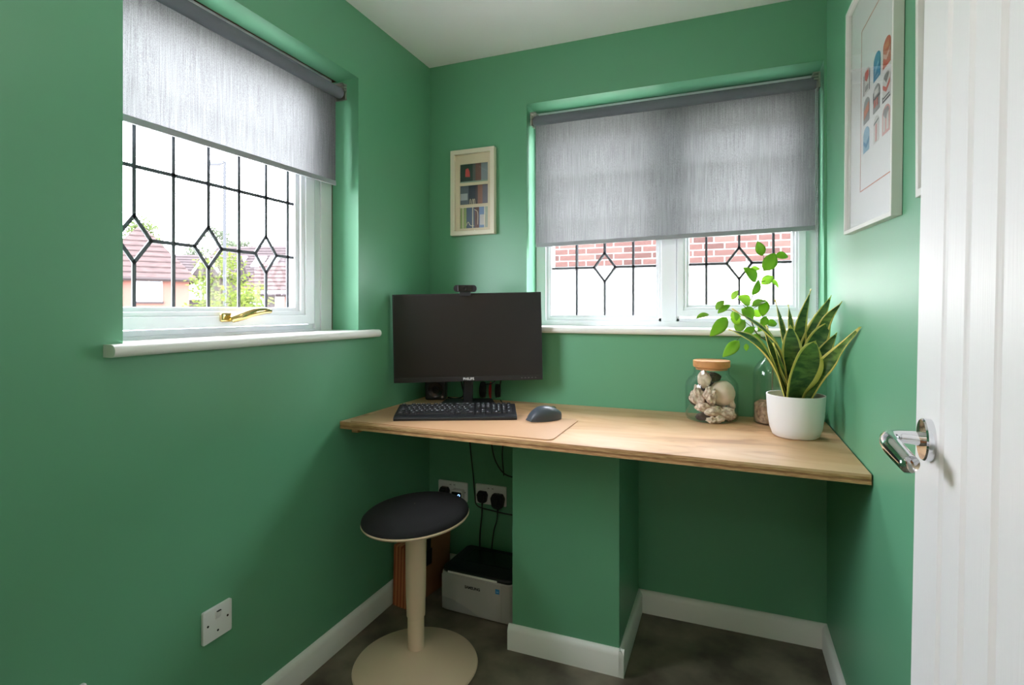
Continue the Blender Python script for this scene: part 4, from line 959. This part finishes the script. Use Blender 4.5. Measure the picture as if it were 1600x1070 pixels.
def gable_house(name, label, loc, rot, w, dp, eave, ridge, wallm, roofm, hip=0.0, over=.3):
    """ridge along local x, front at y=0, depth dp"""
    h = thing(name, label, 'house', loc, rot, 'houses across the street')
    m = MB(); m.box(-w/2, w/2, 0, dp, 0, eave)
    if hip == 0:
        for x in (-w/2, w/2-.2):
            m.M = T(x, 0, 0) @ Matrix(((0, 0, 1, 0), (1, 0, 0, 0), (0, 1, 0, 0), (0, 0, 0, 1))); m.prism([(0, eave-.01), (dp, eave-.01), (dp/2, ridge-.1)], 0, .2); m.M = Matrix.Identity(4)
    m.build('wall', wallm, h)
    m = MB(); x0, x1 = -w/2-over, w/2+over; y0, y1 = -over, dp+over; ze = eave-.12; t = .14
    a = [(x0, y0, ze), (x1, y0, ze), (x1, y1, ze), (x0, y1, ze), (x0+hip, dp/2, ridge), (x1-hip, dp/2, ridge)]
    vs = a+[(p[0], p[1], p[2]-t) for p in a]
    fs = [(0, 1, 5, 4), (2, 3, 4, 5), (1, 2, 5), (3, 0, 4), (0, 6, 7, 1), (2, 8, 9, 3), (1, 7, 8, 2), (0, 3, 9, 6), (6, 10, 11, 7), (8, 11, 10, 9), (7, 11, 8), (9, 10, 6)]
    m.add(vs, fs); m.build('roof', roofm, h)
    n = max(3, int(((dp/2+over)**2+(ridge-ze)**2)**.5/.34)); m = MB()
    for k in range(n):
        s = k/n; y = y0+(dp/2-y0)*s; z = ze+(ridge-ze)*s; hx = hip*s
        m.M = T(0, y, z); m.box(x0+hx+.02, x1-hx-.02, -.03, .02, .0, .045)
    m.build('tile_course', roofm, h)
    m = MB(); m.tube([(x0, y0-.05, ze-.04), (x1, y0-.05, ze-.04)], .06, 8); m.build('gutter', DARKT, h)
    return h
def pz(px, py, d): return CAM.z+(483-py)/847*d-GZ
# pink house nearest the left jamb
D1 = 24.0
loc = at(222, D1, GZ)
hA = gable_house('house', 'pink brick house with brown hipped roof seen at the left window edge', loc, YAW+.62, 3.6, 4.4, pz(0, 430, D1), pz(0, 352, D1+1.5), PINK, TILE, hip=2.0)
hwindow(hA, .25, pz(0, 471, D1), 1.02, 1.05)
m = MB(); m.tube([(-.85, -.1, 0), (-.85, -.1, pz(0, 445, D1)), (-.6, -.16, pz(0, 434, D1))], .05, 8); m.build('downpipe', DARKT, hA)
# low dark link roof and timbered gable house
D2 = 33.0
hB = gable_house('house', 'grey timbered house with white barge boards behind the street tree', at(305, D2, GZ), YAW+.25, 3.7, 4.2, pz(0, 428, D2), pz(0, 396, D2+1), DARKT, TILE2)
hwindow(hB, .0, pz(0, 468, D2), 1.15, 1.2)
gz0 = pz(0, 430, D2); gz1 = pz(0, 398, D2)
m = MB(); m.M = RX(PI/2); m.prism([(-.1, gz0), (1.5, gz0), (.7, gz1-.1)], .1, .4); m.M = Matrix.Identity(4); m.build('gable', DARKT, hB)
for xa, xb in ((-.2, .7), (1.6, .7)):
    m = MB(); m.tube([(xa, -.42, gz0-.1), (xb, -.42, gz1)], .07, 4); m.build('barge_board', WFR, hB)
D3 = 41.0
hC = gable_house('house', 'long brown roofed house with three roof windows across the street', at(376, D3, GZ), YAW-.08, 6.8, 5.4, pz(0, 428, D3), pz(0, 384, D3+2.4), PINK, TILE2, over=.15)
ze = pz(0, 428, D3)-.12; rz = pz(0, 384, D3+2.4); sl_ = math.atan2(rz-ze, 2.7+.15)
for x in (-.75, .85, 1.95):
    m = MB(); m.M = T(x, -.15, ze) @ RX(sl_)
    m.box(-.40, .40, 1.0, 2.3, .02, .12); f = m.build('roof_window', WFR, hC)
    m = MB(); m.M = T(x, -.15, ze) @ RX(sl_); m.box(-.34, .34, 1.07, 2.23, .12, .125); m.build('pane', SKYL, f)
D4 = 29.0
hD = gable_house('house', 'low brick house with white fascia and brown roof at the right of the left window', at(428, D4, GZ), YAW-.10, 3.2, 3.8, pz(0, 456, D4), pz(0, 412, D4+2.4), PINK, TILE, over=.25)
m = MB(); m.box(-1.75, 1.75, -.30, -.24, pz(0, 459, D4), pz(0, 454, D4)); m.build('fascia', WFR, hD)
hwindow(hD, -.85, .9+1.2, .95, pz(0, 462, D4)-2.15, n=2); hwindow(hD, .35, 2.1, .5, pz(0, 462, D4)-2.15, n=1)
m = MB(); m.box(-.32, .05, -.04, .0, 1.4, pz(0, 461, D4)); m.build('tile_hanging', DARKT, hD)

# trees
BARK = mat('grey brown bark', srgb(60, 54, 48), .95, spec=.05)
LIME = leaf_trans('lime green foliage', srgb(62, 74, 32), srgb(76, 84, 36), .3, spec=.03, rough=.9)
OLIV = leaf_trans('olive green foliage', srgb(62, 74, 42), srgb(72, 82, 48), .3, spec=.03, rough=.9)
GREYG = leaf_trans('grey green foliage', srgb(64, 72, 58), srgb(72, 78, 64), .25, spec=.03, rough=.9)
def tree(label, loc, h0, h1, rad, n, lf, leafm, seed):
    rnd = random.Random(seed)
    t = thing('tree', label, 'tree', loc, 0, 'trees across the street')
    m = MB(); m.tube(bez([(0, 0, 0), (.06, .0, h0*.5), (.0, .05, h0), (.05, .0, (h0+h1)/2), (0, 0, h1*.97)], 16), [.10-.085*i/16 for i in range(17)], 8); m.build('trunk', BARK, t, smooth=True)
    cl_ = []
    for k in range(14):
        a = rnd.uniform(0, 2*PI); s = rnd.uniform(.1, .95); zz = h0+(h1-h0)*s; rr = rad*math.sin(PI*(.15+.75*s))*rnd.uniform(.4, .95)
        e = Vector((rr*math.cos(a), rr*math.sin(a), zz)); cl_.append(e)
        m = MB(); m.tube(bez([(0, .02, max(h0*.7, zz-.9)), (e.x*.5, e.y*.5, zz-.35), e], 8), [.03-.0025*i for i in range(9)], 5); m.build('branch', BARK, t, smooth=True)
    vs = []; fs = []
    for i in range(n):
        c = rnd.choice(cl_); p = c+Vector((rnd.gauss(0, rad*.22), rnd.gauss(0, rad*.22), rnd.gauss(0, rad*.17)))
        a = Vector((rnd.uniform(-1, 1), rnd.uniform(-1, 1), rnd.uniform(-.6, .6))).normalized(); b = a.orthogonal().normalized(); l = lf*rnd.uniform(.6, 1.2); k = len(vs)
        vs += [p-a*l, p+b*l*.45, p+a*l, p-b*l*.45]; fs.append((k, k+1, k+2, k+3))
    f = MB().add(vs, fs).build('foliage', leafm, t); f['kind'] = 'stuff'
tree('lime green street tree in front of the timbered house', at(342, 20.5, GZ), 1.9, pz(0, 395, 20.5), 1.1, 1500, .085, LIME, 3)
tree('low yellow green bush tree below the roof windows', at(374, 14.5, GZ), 1.3, pz(0, 442, 14.5), 0.9, 1000, .08, LIME, 5)
tree('yellow green tree rising behind the pink house roof', at(212, 36, GZ), 4.2, pz(0, 343, 36), 1.9, 3500, .15, OLIV, 8)
tree('tall grey green tree behind the roofs and the lamp post', at(325, 50, GZ), 5.6, pz(0, 360, 50), 2.3, 2600, .16, GREYG, 11)
tree('thin grey green tree right of the lamp post behind the long roof', at(366, 58, GZ), 6.0, pz(0, 366, 58), 1.9, 2000, .17, GREYG, 13)
# street lamp
SL = 17.5
sl0 = at(351, SL, GZ)
lamp = thing('street_lamp', 'tall grey street lamp rising above the houses', 'street lamp', sl0, YAW)
HT = pz(0, 254, SL)
GALV = mat('galvanised steel', srgb(56, 58, 60), .9, spec=.03)
m = MB(); m.tube([(0, 0, 0), (0, 0, 1.4), (0, 0, 1.5), (0, 0, HT-.06)], [.09, .09, .055, .045], 12); m.build('post', GALV, lamp, smooth=True)
m = MB(); m.tube(bez([(0, 0, HT-.10), (.03, 0, HT), (-.15, 0, HT+.04), (-.35, 0, HT+.03)], 12), .03, 8); m.build('arm', GALV, lamp, smooth=True)
m = MB(); m.M = T(-.36, 0, HT-.02) @ Matrix.Diagonal((.36, .13, .08, 1)); m.lathe([(.001, -1), (.6, -.8), (.9, -.3), (1, 0), (.9, .5), (.55, .9), (.001, 1)], 20, caps=False); m.build('lamp_head', mat('grey lamp housing', srgb(78, 80, 84), .9, spec=.03), lamp, smooth=True)
